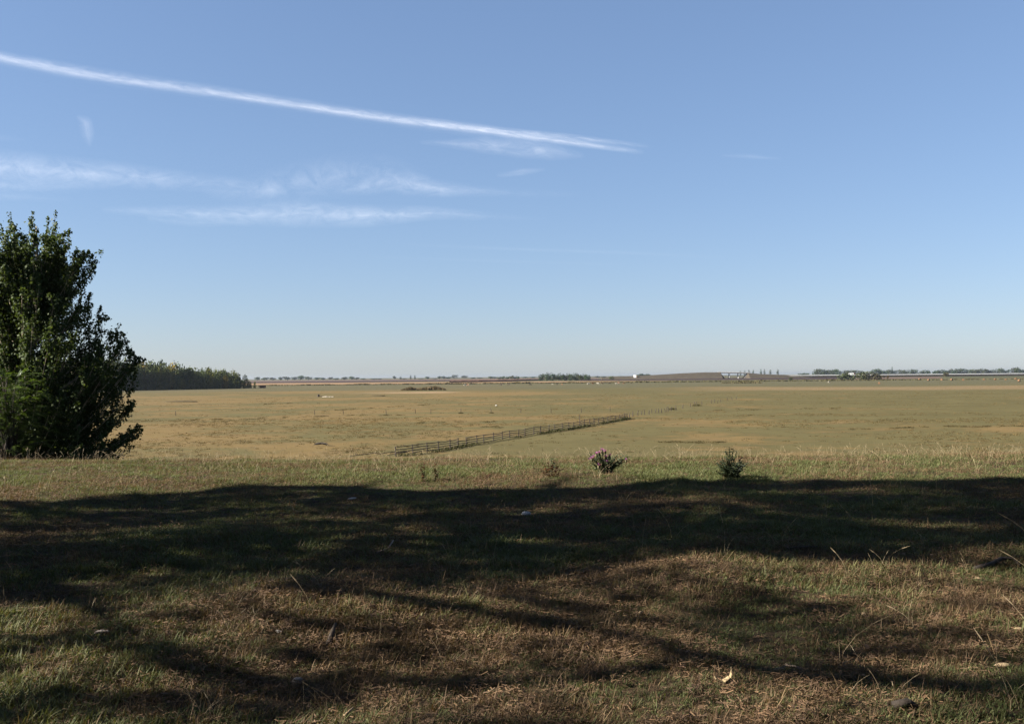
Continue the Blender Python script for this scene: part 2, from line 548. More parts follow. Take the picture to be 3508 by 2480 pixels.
M_fol = leaf_mat('far_foliage', (.044, .056, .021), (.072, .084, .034), .15, .8, .1, use_obj_color=True)
M_bark = rough_mat('far_bark', ((.025, .02, .016), (.04, .032, .026)), 8)
CR = {s: [crown_mesh('crown', 100 + i + 10 * k, M_fol, s, nq, sz) for i in range(4)]
      for k, (s, nq, sz) in enumerate((('round', 520, .052), ('bush', 620, .05), ('forest', 620, .048), ('column', 260, .06)))}
TR = {}
for s, top, rad in (('round', .55, .025), ('bush', .35, .02), ('forest', .5, .02), ('column', .6, .06)):
    b = MB().tube([(0, 0, -.02), (.01, 0, .2), (-.01, .01, top)], [rad, rad * .8, rad * .35], 6)
    for a in range(4):
        t = a * 1.7
        b.tube([(0, 0, top * .55), (math.cos(t) * .15, math.sin(t) * .15, top * 1.15)], [rad * .5, rad * .15], 5)
    TR[s] = b.mesh('trunk', M_bark)

def far_tree(name, X, Y, h, w, style, color, label, group, cat='tree', z=0.0):
    o = empty(name, (X, Y, z), random.uniform(0, 6.28))
    o.scale = (w, w, h)
    t = link('trunk', TR[style], o)
    c = link('crown', random.choice(CR[style]), o)
    c.color = (*color, 1)
    return tag(o, label, cat, group)

def px_tree(name, px, ytop, wpx, Y, style, color, label, group, cat='tree', z=0.0, vary=.08):
    top = at(px, ytop, Y)
    h = top.z - z
    g = [c * random.uniform(1 - vary * 2, 1 + vary * 2) for c in color]
    return far_tree(name, top.x, Y, h, wpx / F * Y * random.uniform(.95, 1.1), style, g, label, group, cat, z)

# wood at the left
fa = Vector((-279 * 1.0, 743, 0)); fb = Vector((-217, 838, 0))
along = (fb - fa); L0 = along.length; along.normalize()
perp = Vector((-along.y, along.x, 0))        # away from the camera, to the left
pal = [((1.35, 1.5, .85), 6), ((.95, 1.15, .7), 5), ((1.7, 1.7, .85), 4), ((2.3, 2.0, .75), 2), ((.75, .95, .65), 4)]
pal_l = [p for p, k in pal for _ in range(k)]
for row in range(4):
    s = -70.0
    nf = 0
    while s < L0 + 7:
        p = fa + along * (s + random.uniform(-1.5, 1.5)) + perp * (row * 7.0 + random.uniform(-1.5, 1.5) + max(0, (s - L0 + 12)) * .35 * (row > 0))
        fr = min(max(s / L0, 0), 1)
        h = 22.5 + (13.5 - 22.5) * fr ** 1.3
        h *= .84 + .32 * float(fbm(np.array([s / 11.0]), np.array([row * .4]), 14, 2)[0])
        h *= 1 - .35 * max(0.0, (s - L0 + 14) / 16) ** 1.5
        h *= (random.uniform(.66, .98) if row == 0 else random.uniform(.80, 1.12))
        c = random.choice(pal_l)
        nf += 1
        gold = False
        if row < 2 and random.random() < .07 and 0 < s < L0 * .8:
            c = (4.2, 2.6, .7); gold = True
        v = random.uniform(.65, 1.05)
        far_tree('woodland_tree', p.x, p.y, h, h * random.uniform(.42, .58), 'forest', [k * v for k in c],
                 ('golden yellow autumn tree in the %s row of the wood, %s from its left end' % (nth(row + 1), nth(nf))) if gold else (nth(nf) + ' tree from the left along the front edge of the wood' if row == 0 else 'green treetop in the %s row of the wood, %s from its left end' % (nth(row + 1), nth(nf))),
                 'golden trees of the left wood' if gold else ('front trees of the left wood' if row == 0 else 'inner trees of the left wood'))
        s += random.uniform(4.0, 5.0)

G1 = (.95, 1.05, 1.1)
left_line = [(880, 30, 1291), (905, 34, 1292), (935, 30, 1292), (960, 26, 1291), (985, 40, 1289), (1010, 30, 1290), (1030, 36, 1286), (1058, 36, 1289), (1085, 34, 1292), (1105, 30, 1293),
             (1130, 26, 1291), (1150, 28, 1294), (1180, 40, 1291), (1205, 34, 1289), (1222, 26, 1292), (1245, 30, 1295), (1280, 34, 1296), (1300, 30, 1296), (1385, 30, 1296),
             (1440, 30, 1296), (1490, 30, 1296), (1506, 20, 1288), (1520, 30, 1288), (1535, 26, 1290), (1620, 30, 1293), (1645, 30, 1293), (1680, 30, 1289), (1695, 26, 1290), (1800, 30, 1290), (1825, 30, 1290)]
for i, (px, w, yt) in enumerate(left_line):
    px_tree('horizon_tree', px, yt, w, 3500 + random.uniform(-80, 80), 'round', G1, nth(i + 1) + ' small hazy tree of the far line, counted from the wood', 'far trees left of the central grove')
for px, w, yt, lab in ((1352, 17, 1287, 'hazy lone round tree on the far line above the reed bed'), (1463, 26, 1289.5, 'pale broad tree on the far line right of the two slim poplars')):
    px_tree('horizon_tree', px, yt, w, 3500, 'round', G1, lab, None)
for i, (px, w, yt) in enumerate(((1372, 10, 1290), (1407, 9, 1285), (1421, 9, 1286))):
    px_tree('slim_poplar', px, yt, w, 3500, 'column', G1, ('shortest', 'left of the two tallest', 'right of the two tallest')[i] + ' slim hazy poplars above the reed bed', 'slim far poplars')
px_tree('horizon_tree', 1558, 1282.5, 27, 5200, 'bush', (.9, 1, 1.1), 'large pale rounded tree left of its twin on the far line', None)
px_tree('horizon_tree', 1592, 1283.5, 28, 5200, 'bush', (.9, 1, 1.1), 'large pale rounded tree right of its twin on the far line', None)
for i, (px, yt, w) in enumerate([(1710, 1288, 17), (1722, 1287, 17), (1738, 1286, 16), (1752, 1284.5, 17), (1764, 1285, 15), (1774, 1286, 14)]):
    px_tree('grove_tree', px, yt, w, 2600 + random.uniform(-20, 20), 'bush', (.95, 1.05, .9), nth(i + 1) + ' dark tree from the left in the small grove left of the central one', 'trees of the small grove')
cg = [(1852, 1281), (1861, 1277), (1872, 1273), (1882, 1272), (1893, 1278), (1902, 1275), (1912, 1274), (1922, 1279), (1930, 1274), (1938, 1283), (1945, 1273), (1955, 1280), (1964, 1277), (1972, 1275), (1980, 1279), (1990, 1277), (2000, 1276), (2009, 1280), (2018, 1282)]
for i, (px, yt) in enumerate(cg):
    px_tree('grove_tree', px, yt, random.uniform(15, 22), 1668 + random.uniform(-15, 25), 'bush' if random.random() < .5 else 'forest', random.choice([(.75, .9, .9), (.9, 1, .9), (.62, .8, .85)]),
            nth(i + 1) + ' dark tree from the left in the central grove behind the cattle', 'trees of the central grove')
for px, yt, w, Y, st, lab, grp in ((2045, 1288, 26, 3600, 'round', 'first small hazy tree right of the central grove', 'far trees right of the central grove'), (2066, 1289, 26, 3600, 'round', 'second small hazy tree right of the central grove', 'far trees right of the central grove'),
                         (2096, 1285, 18, 1800, 'bush', 'olive shrub alone on the dark field left of the white box', None), (2130, 1288, 26, 3600, 'round', 'third small hazy tree right of the central grove', 'far trees right of the central grove'),
                         (2152, 1289, 26, 3600, 'round', 'fourth small hazy tree right of the central grove', 'far trees right of the central grove'),
                         (2186, 1282, 28, 3200, 'round', 'left of three hazy dark trees behind the small white lorry', 'trees behind the small white lorry'), (2201, 1279, 34, 3200, 'round', 'middle of three hazy dark trees behind the small white lorry', 'trees behind the small white lorry'), (2217, 1280, 30, 3200, 'round', 'right of three hazy dark trees behind the small white lorry', 'trees behind the small white lorry')):
    px_tree('horizon_tree', px, yt, w, Y, st, (1.2, 1.2, .9) if px == 2096 else G1, lab, grp)
for i, (px, yt, w) in enumerate(((2537, 1270, 9), (2551, 1269, 10), (2566, 1268.5, 11), (2580, 1267, 9), (2607, 1266, 10), (2619, 1266, 10), (2639, 1268, 12), (2665, 1266, 11))):
    px_tree('tall_poplar', px, yt, w, 4300, 'column', (1.0, 1.05, 1.1), nth(i + 1) + ' tall pale poplar rightwards from the overpass bridge', 'tall poplars right of the bridge')
right = [(2745, 1276, 22), (2762, 1276, 24), (2792, 1264, 26), (2806, 1260, 30), (2822, 1259, 30), (2840, 1260, 32), (2858, 1261, 28), (2872, 1264, 26), (2898, 1266, 22), (2912, 1263, 26), (2930, 1263, 26), (2946, 1265, 22),
         (2994, 1262, 22), (3006, 1260, 26), (3020, 1263, 22), (3036, 1264, 22), (3050, 1263, 22), (3064, 1266, 20), (3090, 1264, 24), (3104, 1263, 20), (3120, 1265, 18), (3134, 1262, 24), (3156, 1267, 24), (3174, 1263, 24),
         (3206, 1265, 24), (3222, 1262, 28), (3238, 1264, 22), (3252, 1260, 26), (3268, 1262, 24), (3286, 1260, 26), (3304, 1259, 28), (3322, 1260, 26), (3340, 1260, 26), (3356, 1259, 22), (3374, 1258, 26), (3390, 1263, 20),
         (3412, 1262, 22), (3428, 1259, 26), (3450, 1264, 24), (3474, 1255, 26), (3490, 1256, 28), (3506, 1261, 26), (3530, 1258, 30)]
for i, (px, yt, w) in enumerate(right):
    px_tree('horizon_tree', px, yt, w * 1.15, 3400 + random.uniform(-60, 60), 'bush', (.8, .9, .95), nth(i + 1) + ' dark hazy tree from the left in the far row above the motorway', 'far tree row above the motorway')
px_tree('slim_poplar', 3056, 1257.5, 7, 3400, 'column', (.8, .9, .95), 'single slim treetop rising from the far right tree row', None)
for px, yt, w, lab in ((2905, 1270, 72, 'left of three grey green willow bushes below the white truck'), (2955, 1268, 50, 'middle of three grey green willow bushes, narrower and tallest'), (2996, 1271, 66, 'right of three grey green willow bushes beside the reddish field')):
    px_tree('willow_bush', px, yt, w, 1110, 'bush', (1.25, 1.2, 1.35), lab, 'willow bushes', 'bush')
px_tree('small_shrub', 2708, 1291, 16, 1250, 'bush', (.9, .9, 1), 'low dark shrub at the edge of the dark field left of the willows', None, 'bush')
px_tree('small_shrub', 3238, 1273, 24, 1880, 'bush', (1.5, 1.1, .9), 'brownish shrub breaking the pale motorway line', None, 'bush')
px_tree('small_shrub', 3040, 1285, 8, 1300, 'bush', (1.5, .9, .7), 'tiny reddish shrub right of the willow bushes', None, 'bush')

# ------------------------------------------------------------------ motorway, overpass, vehicles
def px_x(px, Y):
    return (px - W / 2) / F * Y
M_conc = rough_mat('concrete', ((.42, .41, .38), (.52, .50, .47)), .2, .8)
M_asph = rough_mat('asphalt', ((.05, .05, .05), (.07, .068, .065)), .1, .9)
M_embank = field_mat('embankment_grass', (.060, .050, .037), (.082, .068, .049), .08)
MY = 1990.0
b = MB()
x0, x1 = px_x(2560, MY), px_x(3760, MY)
for i in range(60):
    xa, xb = x0 + (x1 - x0) * i / 60, x0 + (x1 - x0) * (i + 1) / 60
    b.box(((xa + xb) / 2, MY + 12, 2.0), (xb - xa, 34, 4.2))
me = b.mesh('motorway', M_embank)
mw = link('motorway', me, kind='structure')
mw['label'] = 'raised motorway embankment running behind the fields at right'; mw['category'] = 'road'
lane = MB().box(((x0 + x1) / 2, MY + 12, 4.13), (x1 - x0, 26, .05)).build('road_surface', M_asph)
lane['kind'] = 'structure'; lane['label'] = 'dark motorway carriageway on top of its embankment'; lane['category'] = 'road'
rail = empty('crash_barrier', ((x0 + x1) / 2, MY - 3.2, 4.1))
tag(rail, 'long pale crash barrier along the motorway, the thin white line at right', 'barrier')
seg = MB().box((0, 0, .62), (12.0, .25, 1.05)).box((0, .18, .55), (11.6, .1, .25)).mesh('barrier_panel', rough_mat('pale_barrier', ((.66, .66, .65), (.74, .74, .72)), .3, .6))
k = 0
x = x0
while x < x1:
    o = link('barrier_panel', seg, rail); o.location = (x - (x0 + x1) / 2 + 6, 0, random.uniform(-.03, .03)); x += 12.06; k += 1

# overpass
OY = 1900.0
def ox(px): return px_x(px, OY)
def oz(px, py): return at(px, py, OY).z
M_slope = rough_mat('paved_slope', ((.09, .08, .07), (.12, .11, .10)), .3)
prof_l = [(2060, 1293.5), (2150, 1289), (2250, 1284), (2340, 1278.5), (2410, 1275.5), (2466, 1275.2)]
b = MB()
pr = [(ox(px), oz(px, py)) for px, py in prof_l]
pr = [(ox(2060), -.5)] + pr + [(ox(2467), oz(2467, 1276)), (ox(2478), 0), (ox(2478), -.5)]
n = len(pr)
def ramp_body(pr, name, label):
    b = MB()
    top = [(x, OY - 5.5, z) for x, z in pr]; topb = [(x, OY + 5.5, z) for x, z in pr]
    fr = [(x, OY - 5.5 - max(z, 0) * 1.9, -.5) for x, z in pr]; bk = [(x, OY + 5.5 + max(z, 0) * 1.9, -.5) for x, z in pr]
    k = len(pr)
    b.v = fr + top + topb + bk
    for r in range(3):
        for i in range(k - 1):
            b.f.append((r * k + i, r * k + i + 1, (r + 1) * k + i + 1, (r + 1) * k + i))
    b.f.append((0, k, 2 * k, 3 * k)); b.f.append((k - 1, 4 * k - 1, 3 * k - 1, 2 * k - 1))
    o = b.build(name, M_embank); o['kind'] = 'structure'; o['label'] = label; o['category'] = 'embankment'
    return o
ramp_body(pr[1:-2] + [(ox(2472), 4.0), (ox(2480), 0)], 'embankment', 'long brown earth ramp rising to the overpass bridge from the left')
pr2 = [(ox(2543), 0), (ox(2553), 5.0), (ox(2560), oz(2560, 1277.5)), (ox(2600), oz(2600, 1281)), (ox(2680), oz(2680, 1284.5)), (ox(2790), 0)]
ramp_body(pr2, 'embankment', 'short earth ramp falling away right of the overpass bridge')
br = empty('overpass_bridge', (ox(2512), OY, 0))
tag(br, 'road bridge of pale concrete crossing the motorway between two earth ramps', 'bridge')
zl, zr = oz(2466, 1275.2), oz(2562, 1277.3)
cx0 = ox(2512)
def deck(y, th, d, name, mat, dz):
    b = MB(); xa, xb = ox(2460) - cx0, ox(2566) - cx0
    b.v = [(xa, y - d, zl + dz), (xb, y - d, zr + dz), (xb, y + d, zr + dz), (xa, y + d, zl + dz), (xa, y - d, zl + dz - th), (xb, y - d, zr + dz - th), (xb, y + d, zr + dz - th), (xa, y + d, zl + dz - th)]
    b.f = [(0, 1, 2, 3), (7, 6, 5, 4), (4, 5, 1, 0), (5, 6, 2, 1), (6, 7, 3, 2), (7, 4, 0, 3)]
    return b.build(name, mat, br)
M_deck = rough_mat('weathered_deck', ((.10, .095, .09), (.15, .14, .13)), .3)
deck(0, 1.5, 5.6, 'deck', M_deck, 0)
deck(-5.75, 1.0, .12, 'parapet', M_conc, 1.0)
deck(5.75, 1.0, .12, 'parapet', M_conc, 1.0)
for px in (2497, 2527):
    for y in (-3.2, 3.2):
        z = zl + (zr - zl) * .5 - 1.4
        MB().tube([(ox(px) - cx0, y, -.3), (ox(px) - cx0, y, z)], .55, 10).build('pier', M_conc, br)
for xa, xb in ((2466, 2480), (2562, 2545)):
    b = MB()
    z = zl - 1.5
    b.v = [(ox(xa) - cx0, -5.5, z), (ox(xb) - cx0, -8.5, .3), (ox(xb) - cx0, 8.5, .3), (ox(xa) - cx0, 5.5, z)]
    b.v += [(v[0], v[1], v[2] - .5) for v in b.v]
    b.f = [(0, 1, 2, 3), (7, 6, 5, 4), (4, 5, 1, 0), (5, 6, 2, 1), (6, 7, 3, 2), (7, 4, 0, 3)]
    b.build('abutment_slope', M_slope, br)

M_white = rough_mat('white_truck_panel', ((.78, .78, .77), (.82, .82, .80)), .2, .45, .05, .4)
M_red = rough_mat('red_cab_paint', ((.35, .04, .03), (.40, .05, .04)), .3, .4, .05, .5)
M_dark = rough_mat('dark_rubber', ((.012, .012, .012), (.02, .02, .02)), 2, .8)
M_glass = rough_mat('dark_window_glass', ((.015, .018, .02), (.02, .024, .027)), .5, .12, 0, .6)
def lorry(name, X, Y, z, L, Hh, Wd, cab_mat, label, flip=1):
    o = empty(name, (X, Y, z)); tag(o, label, 'lorry')
    if flip < 0: o.rotation_euler.z = math.pi
    me = MB().box((-.9, 0, .95 + (Hh - .95) / 2), (L - 2.6, Wd, Hh - .95)).build('cargo_box', M_white, o)
    MB().box((-.9, 0, .8), (L - 2.8, Wd * .7, .3)).build('chassis', M_dark, o)
    cx = L / 2 - 1.05
    b = MB(); w = Wd / 2 - .05; hc = Hh * .78
    prof = [(cx - .95, .6), (cx + 1.0, .6), (cx + 1.05, hc * .5), (cx + .8, hc), (cx - .95, hc)]
    b.prism(prof, -w, w)
    cab = b.build('cab', cab_mat, o)
    MB().box((cx + .97, 0, hc * .72), (.12, Wd * .82, hc * .28)).build('windscreen', M_glass, cab)
    for s in (-1, 1):
        MB().box((cx + .2, s * (w + .005), hc * .7), (.9, .03, hc * .26)).build('side_window', M_glass, cab)
    for wx in (cx, -L * .12, -L * .36):
        for s in (-1, 1):
            t = MB().tube([(wx, s * (w - .3), .5), (wx, s * (w + .02), .5)], .5, 14).build('wheel', M_dark, o)
            MB().tube([(wx, s * (w + .02), .5), (wx, s * (w + .05), .5)], .26, 10).build('hub', M_conc, t)
    return o
lorry('lorry', px_x(2916, MY + 6), MY + 6, 4.16, 13.0, 4.6, 2.6, M_red, 'white box truck with red cab on the motorway above the willows')
b0 = at(2177, 1291, 1890)
lorry('lorry', b0.x, 1890, 0.1, 7.0, oz(2177, 1284.5), 2.5, rough_mat('ochre_cab', ((.30, .17, .07), (.34, .20, .09)), .4, .5), 'small white lorry at the foot of the overpass ramp')

# hut at the wood's corner
hut = empty('timber_hut', at(898, 1329, 840)); hut.location.z = 0
tag(hut, 'small dark reddish lean-to hut at the right end of the wood', 'hut')
M_hut = rough_mat('hut_timber', ((.06, .03, .025), (.09, .05, .04)), 3)
for x in (-2.6, 2.6):
    for y in (-1.6, 1.6):
        MB().box((x, y, 1.0), (.22, .22, 2.0)).build('post', M_hut, hut)
MB().box((0, 1.6, .95), (5.0, .12, 1.8)).build('back_wall', M_hut, hut)
b = MB(); b.v = [(-3.1, -2.1, 2.5), (3.1, -2.1, 2.5), (3.1, 2.0, 2.1), (-3.1, 2.0, 2.1), (-3.1, -2.1, 2.35), (3.1, -2.1, 2.35), (3.1, 2.0, 1.95), (-3.1, 2.0, 1.95)]
b.f = [(0, 1, 2, 3), (7, 6, 5, 4), (4, 5, 1, 0), (5, 6, 2, 1), (6, 7, 3, 2), (7, 4, 0, 3)]
b.build('roof', rough_mat('rust_roof', ((.13, .05, .035), (.18, .08, .05)), 2), hut)

# ------------------------------------------------------------------ cattle, sheep and hay
def skinned(name, verts, edges, radii, mat, sub=1):
    me = bpy.data.meshes.new('tmp')
    me.from_pydata(verts, edges, [])
    o = bpy.data.objects.new('tmp', me); COL.objects.link(o)
    sk = o.modifiers.new('s', 'SKIN')
    if not me.skin_vertices:
        me.attributes.new('x', 'FLOAT', 'POINT')
    for i, r in enumerate(radii):
        me.skin_vertices[0].data[i].radius = (r, r) if not isinstance(r, tuple) else r
    me.skin_vertices[0].data[0].use_root = True
    ss = o.modifiers.new('u', 'SUBSURF'); ss.levels = sub; ss.render_levels = sub
    dg = bpy.context.evaluated_depsgraph_get()
    r = bpy.data.meshes.new_from_object(o.evaluated_get(dg))
    bpy.data.objects.remove(o)
    r.name = name
    r.materials.clear(); r.materials.append(mat)
    return r

def coat_mat(name, a, b, patch=False):
    m, nt = new_mat(name)
    tc = nt.nodes.new('ShaderNodeTexCoord')
    f = nz(nt, tc.outputs['Object'], 1.3 if patch else 4, 2, .5)
    f = ramp(nt, f, .48, .52) if patch else ramp(nt, f, .3, .7)
    p = N(nt, 'ShaderNodeBsdfPrincipled', {'Base Color': mixc(nt, f, a, b), 'Roughness': .8, 'Specular IOR Level': .15})
    out(nt, p.outputs[0])
    return m
def cow_mesh(mat, graze):
    v = [(-.75, 0, 1.08), (-.2, 0, 1.02), (.35, 0, 1.05), (.75, 0, 1.12)]
    r = [(.27, .30), (.33, .36), (.31, .35), (.24, .32)]
    e = [(0, 1), (1, 2), (2, 3)]
    def add(pts, rad, root):
        k = root
        for p_, q in zip(pts, rad):
            v.append(p_); r.append(q); e.append((k, len(v) - 1)); k = len(v) - 1
    if graze:
        add([(1.05, 0, .85), (1.25, 0, .48), (1.42, 0, .18)], [.17, .14, .09], 3)
    else:
        add([(1.08, 0, 1.28), (1.35, 0, 1.32), (1.68, 0, 1.14)], [.17, .15, .09], 3)
    for s in (-1, 1):
        add([(.62, .2 * s, .72), (.64, .2 * s, .38), (.60, .2 * s, .02)], [.12, .065, .06], 3)
        add([(-.72, .22 * s, .72), (-.86, .22 * s, .42), (-.80, .22 * s, .02)], [.15, .07, .06], 0)
    add([(-1.02, 0, 1.1), (-1.08, 0, .55)], [.05, .035], 0)
    return skinned('body', v, e, r, mat)
COATS = {'white': coat_mat('cream_coat', (.26, .23, .19), (.36, .33, .28)), 'dark': coat_mat('dark_coat', (.025, .018, .015), (.05, .035, .03)),
         'brown': coat_mat('brown_coat', (.14, .06, .03), (.20, .09, .045)), 'patch': coat_mat('patched_coat', (.16, .07, .035), (.34, .31, .27), True)}
COWS = {(c, g): cow_mesh(COATS[c], g) for c in COATS for g in (0, 1)}
M_horn = rough_mat('horn', ((.25, .2, .15), (.35, .3, .22)), 5)
EARS = {}
for g in (0, 1):
    b = MB()
    hx, hz = (1.12, .80) if g else (1.28, 1.46)
    for s in (-1, 1):
        b.tube([(hx, .10 * s, hz), (hx + .02, .30 * s, hz - .02)], [.05, .02], 5)
        b.tube([(hx, .07 * s, hz + .06), (hx + .05, .22 * s, hz + .14), (hx + .1, .24 * s, hz + .28)], [.03, .022, .008], 5)
    EARS[g] = b.mesh('ears_and_horns', M_horn)
herd = [(1593, 1322, 'white', 'cream grazing cow, leftmost of the herd, touching its patched neighbour'), (1603, 1322, 'patch', 'patched cow close right of the leftmost cream cow'), (1716, 1321, 'dark', 'dark cow alone left, first of three spaced dark cows'),
        (1742, 1320.5, 'dark', 'dark cow, second of three spaced dark cows left of the grove'), (1816, 1320.5, 'dark', 'dark cow, third of three spaced dark cows, nearest the grove'), (1893, 1319, 'white', 'cream cow below the grove, left of a dark calf'),
        (1908, 1319, 'dark', 'small dark calf between a cream and a brown cow'), (1925, 1319, 'brown', 'brown cow right of the small dark calf'), (2015, 1318, 'white', 'cream cow, first of the close row right of the grove'), (2032, 1317.5, 'brown', 'brown cow between two cream cows in the close row'),
        (2049, 1317.5, 'white', 'cream cow third in the close row right of the grove'), (2063, 1316.5, 'patch', 'patched cow at the right end of the close row'), (2088, 1315.5, 'dark', 'dark cow standing alone between the close row and a cream pair'),
        (2112, 1317, 'white', 'cream cow, nearer of the overlapping pair'), (2119, 1314.5, 'patch', 'patched cow, farther of the overlapping pair'), (2138, 1316, 'brown', 'brown cow right of the overlapping pair'), (2161, 1314, 'dark', 'smallest grey calf at the far right of the herd'), (2840, 1312, 'white', 'lone cream animal far right in front of the dark field')]
for i, (px, py, c, lab) in enumerate(herd):
    q = gp(px, py)
    g = int(random.random() < .7)
    o = empty('cow', q, random.choice([0, math.pi]) + random.uniform(-.7, .7))
    s = .75 if 'calf' in lab else random.uniform(1.0, 1.12)
    o.scale = (s, s, s)
    link('body', COWS[(c, g)], o); link('ears_and_horns', EARS[g], o)
    tag(o, lab, 'cow', 'grazing herd')

def bale_mesh():
    b = MB(); n = 18; prof = [(-.62, .70), (-.60, .80), (-.3, .83), (0, .84), (.3, .83), (.60, .80), (.62, .70)]
    for x, r in prof:
        for k in range(n):
            a = 2 * math.pi * k / n
            rr = r * (1 + random.uniform(-.03, .03))
            b.v.append((math.cos(a) * rr, x, .80 + math.sin(a) * rr * .95))
    for i in range(len(prof) - 1):
        for k in range(n):
            b.f.append((i * n + k, i * n + (k + 1) % n, (i + 1) * n + (k + 1) % n, (i + 1) * n + k))
    b.f.append(tuple(range(n))[::-1]); b.f.append(tuple(range((len(prof) - 1) * n, len(prof) * n)))
    return b.mesh('hay_bale', rough_mat('hay', ((.085, .046, .022), (.12, .068, .034)), 4))
bale = bale_mesh()
bl = [(3012, 1316, 'largest round hay bale, alone left of the others and nearest'), (3150, 1302, 'round hay bale at the verge, second from the left'), (3181, 1305, 'round hay bale slightly nearer than its left neighbour'), (3226, 1303.5, 'low round hay bale right of the reddish field corner'),
      (3260, 1304, 'small round hay bale in the middle of the far bale row'), (3300, 1304.5, 'palest round hay bale in the far bale row'), (3371, 1303.5, 'round hay bale alone right of the palest one'), (3409, 1303, 'round hay bale fourth from the right edge'), (3445, 1303, 'round hay bale third from the right edge'), (3480, 1301, 'round hay bale behind the one at the right edge'), (3491, 1308, 'big round hay bale nearest the right edge, in front')]
for px, py, lab in bl:
    q = gp(px, py)
    o = link('hay_bale', bale); o.location = q; o.rotation_euler.z = random.uniform(-.8, .8)
    s = random.uniform(1.0, 1.3); o.scale = (s, s, s)
    tag(o, lab, 'hay bale', 'hay bales at right')

# ------------------------------------------------------------------ wooden rail fence
M_wood = rough_mat('weathered_wood', ((.026, .021, .017), (.055, .044, .036)), 2.5, .9, .5)
M_wood2 = rough_mat('grey_stake', ((.028, .022, .018), (.05, .04, .032)), 3, .9, .5)
ctl = [(1352, 1563), (1422, 1556.4), (1542, 1536.8), (1671, 1513), (1790, 1494), (1854, 1484.5), (1956, 1469), (1992, 1463), (2079, 1447), (2150, 1435)]
cp = [gp(x, y) for x, y in ctl]
seglen = [(cp[i + 1] - cp[i]).length for i in range(len(cp) - 1)]
tot = sum(seglen)
def along_fence(s):
    for i, l in enumerate(seglen):
        if s <= l or i == len(seglen) - 1:
            return cp[i].lerp(cp[i + 1], s / l)
        s -= l
fence = empty('rail_fence', cp[0])
tag(fence, 'dark weathered wooden rail fence with four sagging rails crossing the pasture', 'fence')
npost = 33
pp = []
for i in range(npost):
    q = along_fence(tot * i / (npost - 1)) - cp[0]
    q += Vector((random.uniform(-.12, .12), random.uniform(-.12, .12), 0))
    q.z = gz(q.x + cp[0].x, q.y + cp[0].y)
    pp.append(q)
tall = min(range(npost), key=lambda i: (pp[i] + cp[0] - cp[7]).length)
sagd = [random.uniform(-.09, .07) for _ in range(npost)]
for i, q in enumerate(pp):
    h = 1.95 if i == tall else 1.0 + sagd[i] + random.uniform(0, .12)
    lean = Vector((random.uniform(-.07, .07), random.uniform(-.07, .07), 0)) * (1.6 if i == tall else 1)
    MB().tube([q + Vector((0, 0, -.3)), q + Vector((0, 0, .4)) + lean * .4, q + Vector((0, 0, h)) + lean], [.062, .058, .05], 7).build('post', M_wood, fence)
for i in range(npost - 1):
    a, c = pp[i], pp[i + 1]
    for k, hz in enumerate((.17, .42, .67, .92)):
        if i == 0 and k == 0: continue
        if random.random() < .03: continue
        za, zb = hz + sagd[i] + random.uniform(-.035, .035), hz + sagd[i + 1] + random.uniform(-.035, .035)
        side = Vector((.06, -.07, 0))
        d = (c - a).normalized() * random.uniform(.08, .25)
        mid = a.lerp(c, .5) + Vector((random.uniform(-.03, .03), 0, (za + zb) / 2 + random.uniform(-.06, .05)))
        r = random.uniform(.040, .054)
        MB().tube([a - d + side + Vector((0, 0, za)), mid + side, c + d + side + Vector((0, 0, zb))], [r * 1.1, r, r * .85], 6).build('rail', M_wood, fence)
# collapsed end of the fence
e0 = pp[0]
for (xa, ya, za), (xb, yb, zb) in (((1352, 1556, 0), (1290, 1559, 0)), ((1300, 1558, 0), (1200, 1564, 0)), ((1400, 1555, 0), (1325, 1561, 0))):
    a = at(xa, ya - 8, 103.5) - cp[0]; c = at(xb, yb - 2, 102.0) - cp[0]
    MB().tube([a, a.lerp(c, .5) + Vector((0, 0, random.uniform(-.06, .06))), c], [.045, .04, .03], 6).build('fallen_rail', M_wood, fence)

# stakes continuing the line, and the wire-fence posts
def stake_mesh():
    return [MB().tube([(0, 0, -.2), (random.uniform(-.02, .02), 0, .5), (random.uniform(-.09, .09), random.uniform(-.05, .05), 1.0)], [.05, .046, .04], 6).mesh('fence_stake', M_wood2) for _ in range(5)]
SM = stake_mesh()
st = [(588, 300), (615, 291), (655, 285), (684, 278), (707, 276), (742, 276), (764, 265), (795, 264), (818, 262), (841, 263), (868, 257), (882, 252), (895, 250), (917, 246), (953, 240), (1008, 228), (1068, 216), (1100, 208), (1118, 206), (1158, 200), (1233, 190), (1258, 186), (1283, 183), (1307, 178), (1360, 168), (1395, 161), (1430, 155)]
for i, (zx, zy) in enumerate(st):
    px, py = 1900 + zx / 2.296, 1300 + zy / 2.296
    q = gp(px, py)
    o = link('fence_stake', SM[i % 5]); o.location = q; o.rotation_euler.z = random.uniform(0, 6)
    s = random.uniform(.8, 1.08); o.scale = (1.7, 1.7, s)
    tag(o, nth(i + 1) + ' thin leaning stake in the row beyond the end of the rail fence', 'stake', 'stakes beyond the rail fence')
WP = [(602, 1424), (1078, 1421), (1176, 1418), (1323, 1421), (1423, 1416), (1476, 1416), (1579, 1414), (1682, 1413), (1784, 1414), (1888, 1415), (1992, 1414), (2090, 1409)]
wire_tops = []
for i, (px, py) in enumerate(WP):
    q = gp(px, py)
    o = link('wire_fence_post', SM[i % 5]); o.location = q; o.rotation_euler.z = random.uniform(0, 6); o.scale = (1.3, 1.3, 1.02)
    tag(o, nth(i + 1) + ' thin lone post from the left in the sparse line across the pasture', 'post', 'posts across the tan pasture')
weed_tuft = leaf_mat('dark_tuft', (.06, .052, .024), (.09, .078, .036), .1, .9, .05)
